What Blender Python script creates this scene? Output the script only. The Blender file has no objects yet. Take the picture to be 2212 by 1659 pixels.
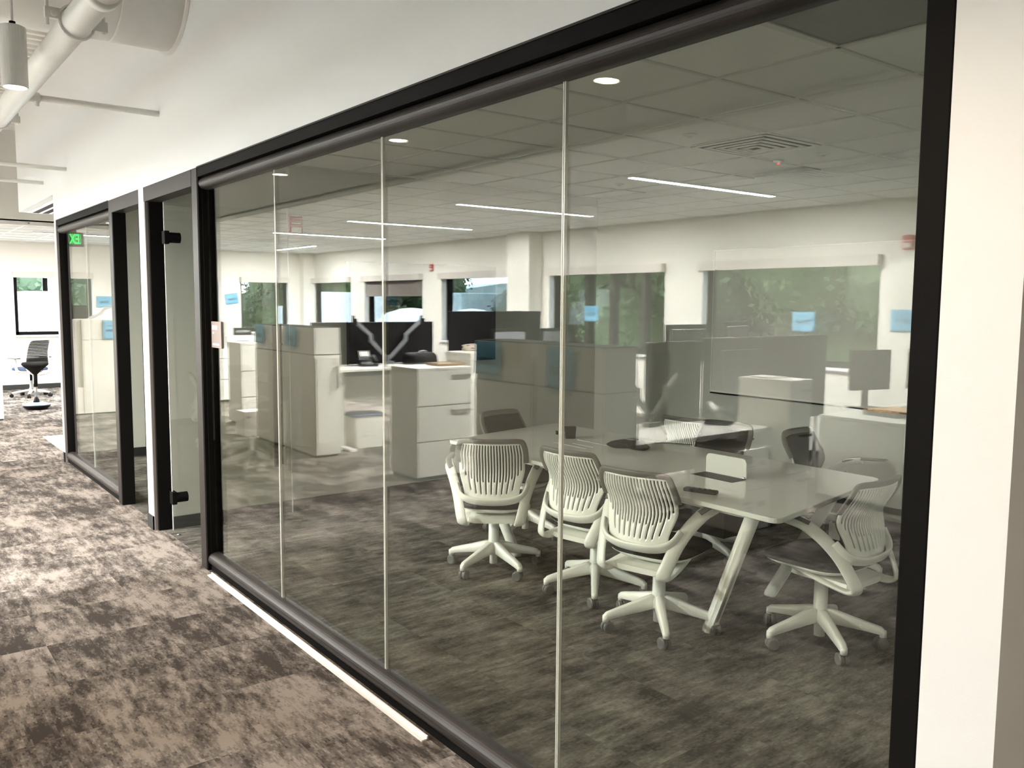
import bpy, math, random
from mathutils import Vector, Matrix
random.seed(7)
R = math.radians
scene = bpy.context.scene
C = scene.collection

# ------------------------------------------------------------------ camera
F_PX, YAW, PITCH, ROLL, CAM_D, CAM_H = 1846.73, 37.6404, -5.4180, 0.4128, 1.6595, 1.6559
cam_data = bpy.data.cameras.new('camera')
cam_data.sensor_fit = 'HORIZONTAL'; cam_data.sensor_width = 36.0
cam_data.lens = F_PX / 2212.0 * 36.0
cam_data.clip_start = 0.05; cam_data.clip_end = 300
cam = bpy.data.objects.new('camera', cam_data); C.objects.link(cam)
yw, pt, rl = R(YAW), R(PITCH), R(ROLL)
fwd = Vector((math.sin(yw)*math.cos(pt), math.cos(yw)*math.cos(pt), math.sin(pt)))
rgt = Vector((math.cos(yw), -math.sin(yw), 0)); upv = rgt.cross(fwd)
r2 = rgt*math.cos(rl) + upv*math.sin(rl); u2 = upv*math.cos(rl) - rgt*math.sin(rl)
cam.matrix_world = Matrix(((r2.x, u2.x, -fwd.x, -CAM_D), (r2.y, u2.y, -fwd.y, 0),
                           (r2.z, u2.z, -fwd.z, CAM_H), (0, 0, 0, 1)))
scene.camera = cam

# ------------------------------------------------------------------ view, world
vs = scene.view_settings
vs.view_transform = 'Standard'; vs.look = 'None'; vs.gamma = 1.0; vs.use_curve_mapping = False
vs.exposure = 0.15
SKY = 18.0            # overcast sky radiance
LED = 1440.0          # linear office lights
LED_COL = (0.985, 0.99, 0.965)
PEND_W = 6.9        # corridor pendant spots
PEND_COL = (1.0, 0.81, 0.61)
w = bpy.data.worlds.new('overcast_sky'); scene.world = w; w.use_nodes = True
bg = w.node_tree.nodes['Background']
bg.inputs['Color'].default_value = (0.80, 0.91, 1.0, 1); bg.inputs['Strength'].default_value = SKY
cy = scene.cycles
cy.max_bounces = 8; cy.diffuse_bounces = 6; cy.glossy_bounces = 3; cy.transmission_bounces = 1
cy.transparent_max_bounces = 14; cy.adaptive_threshold = 0.03; cy.use_light_tree = False; cy.sample_clamp_indirect = 50.0; cy.caustics_reflective = False; cy.caustics_refractive = False

MX = 0.055                                   # front face of the glass line; V() turns a mirrored x into the real one
def V(xv): return 2*MX - xv

# ------------------------------------------------------------------ materials
def mat(name, col, rough=0.5, metal=0.0, spec=0.5, noise=None, bump=None, emit=None, sheen=0.0, trans=0.0):
    m = bpy.data.materials.new(name); m.use_nodes = True
    nt = m.node_tree; b = nt.nodes['Principled BSDF']
    b.inputs['Base Color'].default_value = (*col, 1); b.inputs['Roughness'].default_value = rough
    b.inputs['Metallic'].default_value = metal; b.inputs['Specular IOR Level'].default_value = spec
    if sheen: b.inputs['Sheen Weight'].default_value = sheen
    tc = None
    if noise or bump:
        tc = nt.nodes.new('ShaderNodeTexCoord')
    if noise:
        sc, amt = noise
        n = nt.nodes.new('ShaderNodeTexNoise'); n.inputs['Scale'].default_value = sc; n.inputs['Detail'].default_value = 5
        nt.links.new(tc.outputs['Object'], n.inputs['Vector'])
        r = nt.nodes.new('ShaderNodeValToRGB')
        r.color_ramp.elements[0].position = 0.3; r.color_ramp.elements[1].position = 0.7
        r.color_ramp.elements[0].color = (*[c*(1-amt) for c in col], 1)
        r.color_ramp.elements[1].color = (*[min(1, c*(1+amt)) for c in col], 1)
        nt.links.new(n.outputs['Fac'], r.inputs['Fac']); nt.links.new(r.outputs['Color'], b.inputs['Base Color'])
    if bump:
        sc, st = bump
        n = nt.nodes.new('ShaderNodeTexNoise'); n.inputs['Scale'].default_value = sc; n.inputs['Detail'].default_value = 4
        nt.links.new(tc.outputs['Object'], n.inputs['Vector'])
        bp = nt.nodes.new('ShaderNodeBump'); bp.inputs['Strength'].default_value = st; bp.inputs['Distance'].default_value = 0.004
        nt.links.new(n.outputs['Fac'], bp.inputs['Height']); nt.links.new(bp.outputs['Normal'], b.inputs['Normal'])
    if emit:
        b.inputs['Emission Color'].default_value = (*emit[0], 1); b.inputs['Emission Strength'].default_value = emit[1]
    return m

def glass_mat(name, tint, f0=0.043):
    m = bpy.data.materials.new(name); m.use_nodes = True; nt = m.node_tree; nt.nodes.clear()
    out = nt.nodes.new('ShaderNodeOutputMaterial'); mix = nt.nodes.new('ShaderNodeMixShader')
    tr = nt.nodes.new('ShaderNodeBsdfTransparent'); tr.inputs['Color'].default_value = (*tint, 1)
    gl = nt.nodes.new('ShaderNodeBsdfGlossy'); gl.inputs['Roughness'].default_value = 0.0
    lw = nt.nodes.new('ShaderNodeLayerWeight'); lw.inputs['Blend'].default_value = 0.5
    p = nt.nodes.new('ShaderNodeMath'); p.operation = 'POWER'; p.inputs[1].default_value = 5.0
    ma = nt.nodes.new('ShaderNodeMath'); ma.operation = 'MULTIPLY_ADD'; ma.inputs[1].default_value = 1.0-f0; ma.inputs[2].default_value = f0
    nt.links.new(lw.outputs['Facing'], p.inputs[0]); nt.links.new(p.outputs[0], ma.inputs[0])
    nt.links.new(ma.outputs[0], mix.inputs['Fac']); nt.links.new(tr.outputs[0], mix.inputs[1]); nt.links.new(gl.outputs[0], mix.inputs[2])
    nt.links.new(mix.outputs[0], out.inputs['Surface'])
    return m

def carpet_mat(name, dark, light, along_y=True, contrast=(0.40, 0.60)):
    m = bpy.data.materials.new(name); m.use_nodes = True; nt = m.node_tree; b = nt.nodes['Principled BSDF']
    b.inputs['Roughness'].default_value = 0.95; b.inputs['Specular IOR Level'].default_value = 0.1
    tc = nt.nodes.new('ShaderNodeTexCoord')
    def mapped(sx, sy):
        mp = nt.nodes.new('ShaderNodeMapping')
        mp.inputs['Scale'].default_value = (sx, sy, 1) if along_y else (sy, sx, 1)
        nt.links.new(src, mp.inputs['Vector']); return mp
    sn = nt.nodes.new('ShaderNodeVectorMath'); sn.operation = 'SNAP'
    sn.inputs[1].default_value = (0.0065, 0.016, 1) if along_y else (0.016, 0.0065, 1)
    nt.links.new(tc.outputs['Object'], sn.inputs[0]); src = sn.outputs['Vector']
    pk = nt.nodes.new('ShaderNodeVectorMath'); pk.operation = 'SNAP'            # 50 cm carpet tiles, each cut from another spot
    pk.inputs[1].default_value = (0.5, 0.5, 1); nt.links.new(tc.outputs['Object'], pk.inputs[0])
    wn_ = nt.nodes.new('ShaderNodeTexWhiteNoise'); nt.links.new(pk.outputs['Vector'], wn_.inputs['Vector'])
    sc_ = nt.nodes.new('ShaderNodeVectorMath'); sc_.operation = 'SCALE'; sc_.inputs['Scale'].default_value = 0.22
    nt.links.new(wn_.outputs['Color'], sc_.inputs[0])
    ad_ = nt.nodes.new('ShaderNodeVectorMath'); ad_.operation = 'ADD'
    nt.links.new(src, ad_.inputs[0]); nt.links.new(sc_.outputs['Vector'], ad_.inputs[1]); src = ad_.outputs['Vector']
    def noise(mp, sc, det, rough):
        n = nt.nodes.new('ShaderNodeTexNoise'); n.inputs['Scale'].default_value = sc
        n.inputs['Detail'].default_value = det; n.inputs['Roughness'].default_value = rough
        nt.links.new(mp.outputs['Vector'], n.inputs['Vector']); return n
    a = noise(mapped(1.0, 0.55), 3.6, 10, 0.70)           # broad patches
    s = noise(mapped(1.0, 0.22), 26.0, 5, 0.70)          # tufted streaks
    g = noise(mapped(1.0, 0.6), 120.0, 3, 0.8)            # pile grain
    def math2(op, x, y):
        n = nt.nodes.new('ShaderNodeMath'); n.operation = op
        for i, v in enumerate((x, y)):
            if isinstance(v, (int, float)): n.inputs[i].default_value = v
            else: nt.links.new(v, n.inputs[i])
        return n.outputs[0]
    h = math2('ADD', math2('MULTIPLY', a.outputs['Fac'], 0.50), math2('MULTIPLY', s.outputs['Fac'], 0.34))
    h = math2('ADD', h, math2('MULTIPLY', g.outputs['Fac'], 0.16))
    r = nt.nodes.new('ShaderNodeValToRGB')
    r.color_ramp.elements[0].position = contrast[0]; r.color_ramp.elements[1].position = contrast[1]
    r.color_ramp.elements[0].color = (*dark, 1); r.color_ramp.elements[1].color = (*light, 1)
    e = r.color_ramp.elements.new((contrast[0]+contrast[1])/2)
    e.color = (*[d*0.58 + l*0.42 for d, l in zip(dark, light)], 1)
    nt.links.new(h, r.inputs['Fac']); nt.links.new(r.outputs['Color'], b.inputs['Base Color'])
    bp = nt.nodes.new('ShaderNodeBump'); bp.inputs['Strength'].default_value = 0.5; bp.inputs['Distance'].default_value = 0.004
    nt.links.new(g.outputs['Fac'], bp.inputs['Height']); nt.links.new(bp.outputs['Normal'], b.inputs['Normal'])
    return m

M = {}
M['wall'] = mat('painted_white_wall', (0.84, 0.86, 0.87), 0.7, spec=0.25, bump=(260, 0.05))
M['cream_wall'] = mat('painted_cream_wall', (0.80, 0.775, 0.72), 0.75, spec=0.2, bump=(260, 0.05))
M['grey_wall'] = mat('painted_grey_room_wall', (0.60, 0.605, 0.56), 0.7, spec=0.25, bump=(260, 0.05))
M['bulk'] = mat('painted_bulkhead', (0.70, 0.69, 0.66), 0.8, spec=0.2)
M['deck'] = mat('painted_metal_deck', (0.72, 0.71, 0.68), 0.7, spec=0.2)
M['carpet'] = carpet_mat('corridor_carpet', (0.058, 0.049, 0.043), (0.315, 0.275, 0.245), True, (0.45, 0.565))
M['carpet_room'] = carpet_mat('meeting_room_carpet', (0.050, 0.046, 0.040), (0.26, 0.245, 0.215), False, (0.44, 0.61))
M['tile'] = mat('acoustic_tile', (0.74, 0.735, 0.71), 0.9, spec=0.1, noise=(180, 0.015))
M['grid'] = mat('ceiling_grid', (0.80, 0.80, 0.78), 0.5)
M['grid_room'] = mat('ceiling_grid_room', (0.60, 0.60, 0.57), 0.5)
M['black'] = mat('black_metal', (0.008, 0.0075, 0.007), 0.6, metal=0.0, spec=0.06, bump=(400, 0.03))
M['bronze'] = mat('dark_bronze', (0.026, 0.021, 0.019), 0.45, metal=0.05, spec=0.3, bump=(400, 0.03))
M['base'] = mat('black_rubber_base', (0.022, 0.022, 0.021), 0.55)
M['glass'] = glass_mat('partition_glass', (0.96, 0.975, 0.943), 0.085)
M['wglass'] = glass_mat('window_glass', (0.93, 0.955, 0.95))
M['edge'] = mat('glass_edge', (0.62, 0.62, 0.57), 0.25)
M['white'] = mat('white_plastic', (0.89, 0.89, 0.85), 0.32, noise=(14, 0.015))
M['wmetal'] = mat('white_painted_metal', (0.78, 0.77, 0.74), 0.4, noise=(10, 0.02))
M['lam'] = mat('white_laminate', (0.72, 0.70, 0.64), 0.45, noise=(8, 0.015))
M['lam_top'] = mat('white_desk_laminate', (0.72, 0.69, 0.63), 0.4, noise=(8, 0.015))
M['table'] = mat('glossy_white_table_top', (0.78, 0.78, 0.75), 0.10, noise=(6, 0.01))
M['fabric'] = mat('charcoal_fabric', (0.015, 0.0135, 0.0125), 0.9, spec=0.1, noise=(300, 0.25), bump=(500, 0.3))
M['grey_rub'] = mat('grey_soft_plastic', (0.15, 0.14, 0.13), 0.55, noise=(30, 0.04))
M['caster'] = mat('grey_caster', (0.14, 0.14, 0.14), 0.45, noise=(30, 0.05))
M['screen_fab'] = mat('dark_screen_fabric', (0.013, 0.012, 0.012), 0.9, spec=0.08, noise=(240, 0.15), bump=(400, 0.2))
M['dev'] = mat('black_device_plastic', (0.010, 0.0095, 0.0095), 0.5, spec=0.2, noise=(60, 0.1))
M['mon'] = mat('grey_monitor_back', (0.16, 0.165, 0.18), 0.45, noise=(40, 0.05))
M['midgrey'] = mat('mid_grey_metal', (0.22, 0.22, 0.20), 0.6, noise=(40, 0.05))
M['tv'] = mat('black_tv_glass', (0.006, 0.006, 0.007), 0.6, spec=0.05)
M['silver'] = mat('brushed_silver', (0.55, 0.55, 0.55), 0.3, metal=0.8, noise=(120, 0.05))
M['blue'] = mat('blue_paper', (0.16, 0.42, 0.62), 0.8, noise=(20, 0.03))
M['ink'] = mat('black_ink', (0.03, 0.05, 0.08), 0.8)
M['red'] = mat('red_alarm_plastic', (0.42, 0.03, 0.025), 0.4)
M['strobe'] = mat('clear_strobe_lens', (0.75, 0.72, 0.70), 0.15)
M['shade'] = mat('roller_shade_cloth', (0.62, 0.58, 0.54), 0.85, noise=(200, 0.06))
M['shade_dn'] = mat('lowered_shade_cloth', (0.20, 0.175, 0.16), 0.85, noise=(200, 0.08))
M['reveal'] = mat('window_reveal_white', (0.84, 0.86, 0.88), 0.5)
M['tan'] = mat('cardboard_tan', (0.52, 0.37, 0.22), 0.8, noise=(25, 0.12))
M['carton'] = mat('white_carton', (0.74, 0.70, 0.68), 0.8, noise=(25, 0.03))
M['lilac'] = mat('carton_print', (0.22, 0.20, 0.34), 0.8)
M['cable'] = mat('beige_cable', (0.48, 0.42, 0.34), 0.6)
M['wood'] = mat('wood_tray', (0.50, 0.30, 0.15), 0.5, noise=(30, 0.2))
M['plate'] = mat('taupe_sign_plate', (0.24, 0.19, 0.17), 0.5)
M['pwhite'] = mat('white_print', (0.85, 0.83, 0.80), 0.6)
M['led'] = mat('led_diffuser', (0.9, 0.9, 0.9), 0.5, emit=(LED_COL, 14.0))
M['lampface'] = mat('pendant_lamp_face', (0.9, 0.9, 0.9), 0.5, emit=((1.0, 0.86, 0.66), 60.0))
M['exitgreen'] = mat('exit_letter_green', (0.02, 0.6, 0.1), 0.5, emit=((0.02, 1.0, 0.12), 3.2))
M['signgrey'] = mat('exit_housing_grey', (0.22, 0.20, 0.19), 0.5)
M['redled'] = mat('red_indicator', (0.6, 0.02, 0.02), 0.4, emit=((1.0, 0.05, 0.03), 2.5))
for k_ in ('led', 'lampface', 'exitgreen', 'redled'): M[k_].cycles.emission_sampling = 'NONE'
M['whiteboard'] = mat('whiteboard_face', (0.78, 0.75, 0.73), 0.18)
M['lightpanel'] = mat('unlit_light_lens', (0.16, 0.16, 0.15), 0.35)
M['slot'] = mat('dark_slot', (0.03, 0.015, 0.012), 0.8)
M['leaf1'] = mat('leaf_dark', (0.030, 0.052, 0.022), 0.7, noise=(1.5, 0.5))
M['leaf2'] = mat('leaf_mid', (0.058, 0.095, 0.038), 0.7, noise=(1.5, 0.4))
M['leaf3'] = mat('leaf_light', (0.10, 0.15, 0.055), 0.7, noise=(1.5, 0.4))
M['bark'] = mat('bark', (0.07, 0.055, 0.04), 0.9, noise=(12, 0.4))
M['grass'] = mat('grass_ground', (0.06, 0.10, 0.03), 0.95, noise=(2.0, 0.4))
M['concrete'] = mat('pale_concrete_paving', (0.58, 0.58, 0.56), 0.9, noise=(0.8, 0.12))
M['truck'] = mat('white_truck_paint', (0.72, 0.76, 0.80), 0.45, noise=(3, 0.03))
M['tarp'] = mat('white_tarp', (0.70, 0.75, 0.80), 0.6, noise=(4, 0.1), bump=(6, 0.6))
M['tank'] = mat('pale_blue_metal', (0.42, 0.52, 0.56), 0.5, noise=(5, 0.1))
M['navy'] = mat('navy_fabric', (0.05, 0.07, 0.13), 0.9, noise=(200, 0.2))
M['stoolbase'] = mat('stool_base_top', (0.30, 0.36, 0.46), 0.3)
M['bluebin'] = mat('blue_grey_bin', (0.14, 0.16, 0.22), 0.6)

# ------------------------------------------------------------------ mesh helpers
class MB:
    def __init__(s): s.v = []; s.f = []
    def box(s, x0, x1, y0, y1, z0, z1):
        x0, x1 = min(x0, x1), max(x0, x1); y0, y1 = min(y0, y1), max(y0, y1); z0, z1 = min(z0, z1), max(z0, z1)
        i = len(s.v)
        s.v += [(x0,y0,z0),(x1,y0,z0),(x1,y1,z0),(x0,y1,z0),(x0,y0,z1),(x1,y0,z1),(x1,y1,z1),(x0,y1,z1)]
        s.f += [(i,i+3,i+2,i+1),(i+4,i+5,i+6,i+7),(i,i+1,i+5,i+4),(i+1,i+2,i+6,i+5),(i+2,i+3,i+7,i+6),(i+3,i,i+4,i+7)]
        return s
    def loft(s, rings, cap=True):
        i = len(s.v); n = len(rings[0])
        for r in rings: s.v += [tuple(p) for p in r]
        for a in range(len(rings)-1):
            for b in range(n):
                s.f.append((i+a*n+b, i+a*n+(b+1)%n, i+(a+1)*n+(b+1)%n, i+(a+1)*n+b))
        if cap:
            s.f.append(tuple(i+b for b in reversed(range(n))))
            s.f.append(tuple(i+(len(rings)-1)*n+b for b in range(n)))
        return s
    def tube(s, path, rx, ry=None, n=10, up=(0,0,1), smooth=0, taper=None, square=False):
        ry = rx if ry is None else ry
        P = [Vector(p) for p in path]
        if smooth:
            Q = []
            for k in range(len(P)-1):
                p0 = P[max(k-1,0)]; p1 = P[k]; p2 = P[k+1]; p3 = P[min(k+2,len(P)-1)]
                for j in range(smooth):
                    t = j/smooth
                    Q.append(0.5*((2*p1)+(p2-p0)*t+(2*p0-5*p1+4*p2-p3)*t*t+(3*p1-p0-3*p2+p3)*t**3))
            Q.append(P[-1]); P = Q
        rings = []; U = Vector(up)
        for k, p in enumerate(P):
            d = (P[min(k+1,len(P)-1)]-P[max(k-1,0)]).normalized()
            a = d.cross(U)
            if a.length < 1e-4: a = d.cross(Vector((0,1,0.01)))
            a.normalize(); b = a.cross(d).normalized(); U = b
            f = 1.0 if taper is None else taper[0]+(taper[1]-taper[0])*k/(len(P)-1)
            if square:
                rings.append([p+a*rx*f*sx+b*ry*f*sy for sx, sy in ((-1,-1),(1,-1),(1,1),(-1,1))])
            else:
                rings.append([p+a*rx*f*math.cos(2*math.pi*q/n)+b*ry*f*math.sin(2*math.pi*q/n) for q in range(n)])
        return s.loft(rings)
    def cyl(s, p0, p1, r0, r1=None, n=16):
        r1 = r0 if r1 is None else r1
        p0, p1 = Vector(p0), Vector(p1); d = (p1-p0).normalized()
        a = d.orthogonal().normalized(); b = d.cross(a)
        return s.loft([[p+(a*math.cos(2*math.pi*q/n)+b*math.sin(2*math.pi*q/n))*r for q in range(n)] for p, r in ((p0,r0),(p1,r1))])
    def lathe(s, prof, c=(0,0,0), n=20):
        return s.loft([[(c[0]+r*math.cos(2*math.pi*q/n), c[1]+r*math.sin(2*math.pi*q/n), c[2]+z) for q in range(n)] for r, z in prof])
    def prism(s, poly, z0, z1):
        return s.loft([[(x,y,z0) for x,y in poly], [(x,y,z1) for x,y in poly]])
    def mesh(s, name):
        me = bpy.data.meshes.new(name); me.from_pydata(s.v, [], s.f); me.update(); return me
    def build(s, name, m, parent=None, smooth=False, bevel=0, loc=None, solid=0, sub=0):
        me = s.mesh(name); o = bpy.data.objects.new(name, me); C.objects.link(o)
        if m is not None: me.materials.append(M[m] if isinstance(m, str) else m)
        if parent is not None: o.parent = parent
        if loc is not None: o.location = loc
        if smooth:
            for p in me.polygons: p.use_smooth = True
        if solid:
            md = o.modifiers.new('solid', 'SOLIDIFY'); md.thickness = solid; md.offset = 0
        if sub:
            md = o.modifiers.new('sub', 'SUBSURF'); md.levels = sub; md.render_levels = sub
        if bevel:
            md = o.modifiers.new('bevel', 'BEVEL'); md.width = bevel; md.segments = 2; md.limit_method = 'ANGLE'
            md.angle_limit = R(40)
        return o
def B(*a): return MB().box(*a)
def tag(o, label, cat=None, group=None):
    o['label'] = label
    if cat: o['category'] = cat
    if group: o['group'] = group
    return o
def struct(o, label=None, cat=None):
    o['kind'] = 'structure'
    if label: o['label'] = label
    if cat: o['category'] = cat
    return o
def thing(name, label, cat, loc=(0,0,0), rz=0, group=None):
    o = bpy.data.objects.new(name, None); C.objects.link(o); o.empty_display_size = 0.1
    o.location = loc; o.rotation_euler = (0,0,rz)
    return tag(o, label, cat, group)
def dup(root, loc, rz, label, group=None):
    def cp(o, par):
        c = o.copy(); C.objects.link(c); c.parent = par
        for ch in list(o.children): cp(ch, c)
        return c
    kids = list(root.children)
    r = root.copy(); C.objects.link(r); r.location = loc; r.rotation_euler = (0,0,rz); r['label'] = label
    if group: r['group'] = group
    for k in kids: cp(k, r)
    return r
def text_mesh(txt, size, name, m, parent, loc, rot, bold=0.0):
    cu = bpy.data.curves.new(name, 'FONT'); cu.body = txt; cu.size = size; cu.align_x = 'CENTER'; cu.align_y = 'CENTER'
    cu.extrude = 0.0006; cu.offset = bold
    t = bpy.data.objects.new('tmp', cu); C.objects.link(t)
    dg = bpy.context.evaluated_depsgraph_get()
    me = bpy.data.meshes.new_from_object(t.evaluated_get(dg)); me.name = name
    bpy.data.objects.remove(t); bpy.data.curves.remove(cu)
    o = bpy.data.objects.new(name, me); C.objects.link(o); me.materials.clear(); me.materials.append(M[m])
    o.parent = parent; o.location = loc; o.rotation_euler = rot
    return o
def smoothstep(t): t = max(0, min(1, t)); return t*t*(3-2*t)

# ================================================================== THE SETTING
YE = 18.0; XS = V(6.5); ZC = 2.70; ZR = 2.69; ZD = 3.95; XB = V(2.20); YB = 13.6; XR = 4.28; YT = 6.33
X0, Y0, X1 = XS-0.25, -5.0, 4.4
# floors
struct(MB().box(XS, 0.06, Y0, YE, -0.08, 0).box(0.06, X1, 9.70, YE, -0.08, 0).build('floor', 'carpet'), 'mottled brown and taupe corridor carpet', 'carpet')
struct(MB().box(0.06, X1, Y0, 9.70, -0.08, 0).build('floor', 'carpet_room'), 'dark grey streaked carpet inside the meeting room', 'carpet')
struct(B(0.10, 1.2, 10.30, 11.60, 0.0, 0.004).build('trim_1', 'pwhite'), 'white floor inlay beyond the end of the corridor wall', 'floor inlay')

# corridor wall with its openings (face at x = 0)
wl = MB()
wl.box(0, 0.12, 0.66, 9.70, 2.44, ZD)
wl.box(0, 0.12, 0.66, 0.805, 0, 2.44)
wl.box(0, 0.12, 6.385, 6.52, 0, 2.44)
wl.box(0, 0.12, 9.63, 9.70, 0, 2.44)
wl.box(0.0, 1.6, 9.70, 11.89, 2.70, ZD)
struct(wl.build('wall_right', 'wall'), 'white painted corridor wall above the glass fronts', 'wall')
bb = MB().box(-0.008, 0.0, 0.66, 0.805, 0, 0.10).box(-0.008, 0.0, 6.375, 6.525, 0, 0.10).box(-0.008, 0, 9.62, 9.70, 0, 0.10)
bb.box(-0.008, 0.05, 6.375, 6.386, 0, 0.10).box(-0.008, 0.05, 9.62, 9.631, 0, 0.10)
struct(bb.build('baseboard_right', 'base'))
# meeting room shell
struct(MB().box(0.12, X1, 0.66, 0.80, 0, ZD).build('wall_front', 'wall'), 'white side wall of the meeting room at the right edge', 'wall')
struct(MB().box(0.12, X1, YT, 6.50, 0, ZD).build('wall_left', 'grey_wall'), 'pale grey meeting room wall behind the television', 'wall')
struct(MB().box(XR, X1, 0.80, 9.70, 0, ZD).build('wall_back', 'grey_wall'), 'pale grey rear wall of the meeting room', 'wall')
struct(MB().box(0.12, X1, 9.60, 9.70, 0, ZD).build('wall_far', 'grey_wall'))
struct(MB().box(0.12, XR, YT-0.012, YT, 0, 0.09).box(0.12, XR, 6.50, 6.512, 0, 0.09).build('baseboard_left', 'base'))
struct(MB().box(XR-0.012, XR, 0.8, YT, 0, 0.09).box(XR-0.012, XR, 6.5, 9.6, 0, 0.09).build('baseboard_back', 'base'))
struct(MB().box(0.12, XR, 0.8, 0.812, 0, 0.09).box(0.12, XR, 9.588, 9.6, 0, 0.09).build('baseboard_front', 'base'))

# tiled ceilings: every tile a piece, grid as one part
def tiled_ceiling(name, x0, x1, y0, y1, z, gx, gy, skip, gridmat, label):
    root = bpy.data.objects.new(name, None); C.objects.link(root); struct(root, label, 'ceiling')
    P = 0.61; xs = []; ys = []
    a = gx
    while a > x0: a -= P
    while a < x1 + P: xs.append(a); a += P
    a = gy
    while a > y0: a -= P
    while a < y1 + P: ys.append(a); a += P
    g = MB()
    for x in xs:
        if x0 < x < x1: g.box(x-0.012, x+0.012, y0, y1, z-0.003, z+0.02)
    for y in ys:
        if y0 < y < y1: g.box(x0, x1, y-0.012, y+0.012, z-0.0025, z+0.02)
    g.build('ceiling_grid', gridmat, root)
    cache = {}
    for i in range(len(xs)-1):
        for j in range(len(ys)-1):
            a0, a1 = max(xs[i], x0), min(xs[i+1], x1); b0, b1 = max(ys[j], y0), min(ys[j+1], y1)
            if a1-a0 < 0.04 or b1-b0 < 0.04: continue
            if (round((a0+a1)/2, 1), round((b0+b1)/2, 1)) in skip: continue
            k = (round(a1-a0, 3), round(b1-b0, 3))
            if k not in cache:
                hx, hy = (a1-a0)/2-0.010, (b1-b0)/2-0.010
                me = B(-hx, hx, -hy, hy, 0, 0.015).mesh('ceiling_tile'); me.materials.append(M['tile']); cache[k] = me
            o = bpy.data.objects.new('ceiling_tile', cache[k]); C.objects.link(o); o.parent = root
            o.location = ((a0+a1)/2, (b0+b1)/2, z+0.004)
    MB().box(x0, x1, y0, y1, z+0.03, z+0.05).build('ceiling_backing', 'bulk', root)
    return root
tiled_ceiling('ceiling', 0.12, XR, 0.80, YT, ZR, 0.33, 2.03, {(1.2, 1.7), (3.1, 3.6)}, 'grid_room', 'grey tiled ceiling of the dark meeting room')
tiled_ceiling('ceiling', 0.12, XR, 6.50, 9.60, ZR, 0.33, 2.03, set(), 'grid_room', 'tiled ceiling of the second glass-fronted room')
tiled_ceiling('ceiling', XS, XB, -1.0, YE, ZC, XB, 2.03, set(), 'grid', 'bright tiled ceiling of the open office')
tiled_ceiling('ceiling', XB, X1, YB, YE, ZC, XB, YB, set(), 'grid', 'tiled ceiling at the far end of the corridor')
# exposed deck over the corridor
dk = MB(); x = XB
prof = []
y = Y0
while y < YB:
    prof += [(y, ZD), (y+0.06, ZD), (y+0.08, ZD+0.05), (y+0.14, ZD+0.05)]; y += 0.16
i0 = len(dk.v)
for (yy, zz) in prof: dk.v += [(XB-0.2, yy, zz), (X1, yy, zz)]
for k in range(len(prof)-1): dk.f.append((2*k, 2*k+1, 2*k+3, 2*k+2))
struct(dk.build('ceiling', 'deck', solid=0.004), 'ribbed metal deck above the corridor', 'ceiling')
struct(MB().box(XB-0.03, XB, Y0, YB, ZC-0.02, ZD+0.1).box(XB-0.03, X1, YB, YB+0.03, ZC-0.02, ZD+0.1).build('trim_2', 'bulk'), 'grey bulkhead around the exposed corridor ceiling', 'bulkhead')

# office outer walls with window openings
ZS, ZH = 1.00, 2.16
side_w = [(-1.13, 1.13), (1.72, 3.97), (4.57, 6.84), (7.435, 9.71), (10.41, 12.62), (13.245, 15.46), (16.04, 17.92)]
end_w = [(V(5.98), V(4.91)), (V(4.46), V(2.42)), (V(2.03), V(-0.05)), (0.71, 2.80)]
m = MB(); T = 0.22
m.box(XS-T, XS, Y0, YE+T, 0, ZS).box(XS-T, XS, Y0, YE+T, ZH, ZD)
ed = [Y0] + [v for a in side_w for v in a] + [YE+T]
for k in range(0, len(ed), 2): m.box(XS-T, XS, ed[k], ed[k+1], ZS, ZH)
m.box(XS, XS+0.25, 9.88, 10.41, 0, ZC)                       # pilaster
struct(m.build('wall_window_side', 'cream_wall'), 'cream office wall with a row of windows', 'wall')
m = MB()
m.box(XS, X1, YE, YE+T, 0, ZS).box(XS, X1, YE, YE+T, ZH, ZD)
ed = [XS] + [v for a in end_w for v in a] + [X1]
for k in range(0, len(ed), 2): m.box(ed[k], ed[k+1], YE, YE+T, ZS, ZH)
m.box(XS, XS+0.26, YE-0.22, YE, 0, ZC)                        # corner column
struct(m.build('wall_end', 'cream_wall'), 'cream wall with windows at the far end of the office', 'wall')
struct(MB().box(XS-T, X1, Y0-0.15, Y0, 0, ZD+0.1).build('wall_rear', 'cream_wall'))
struct(MB().box(X1, X1+0.12, Y0, YE+T, 0, ZD+0.1).build('wall_far_right', 'cream_wall'))
struct(MB().box(XS, XB, Y0, -1.0, ZC, ZC+0.05).build('ceiling', 'tile'))
struct(MB().box(XS+0.0, XS+0.012, Y0, 9.88, 0, 0.09).box(XS, XS+0.012, 10.41, YE, 0, 0.09).box(XS, X1, YE-0.012, YE, 0, 0.09).build('baseboard_window', 'base'))

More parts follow.
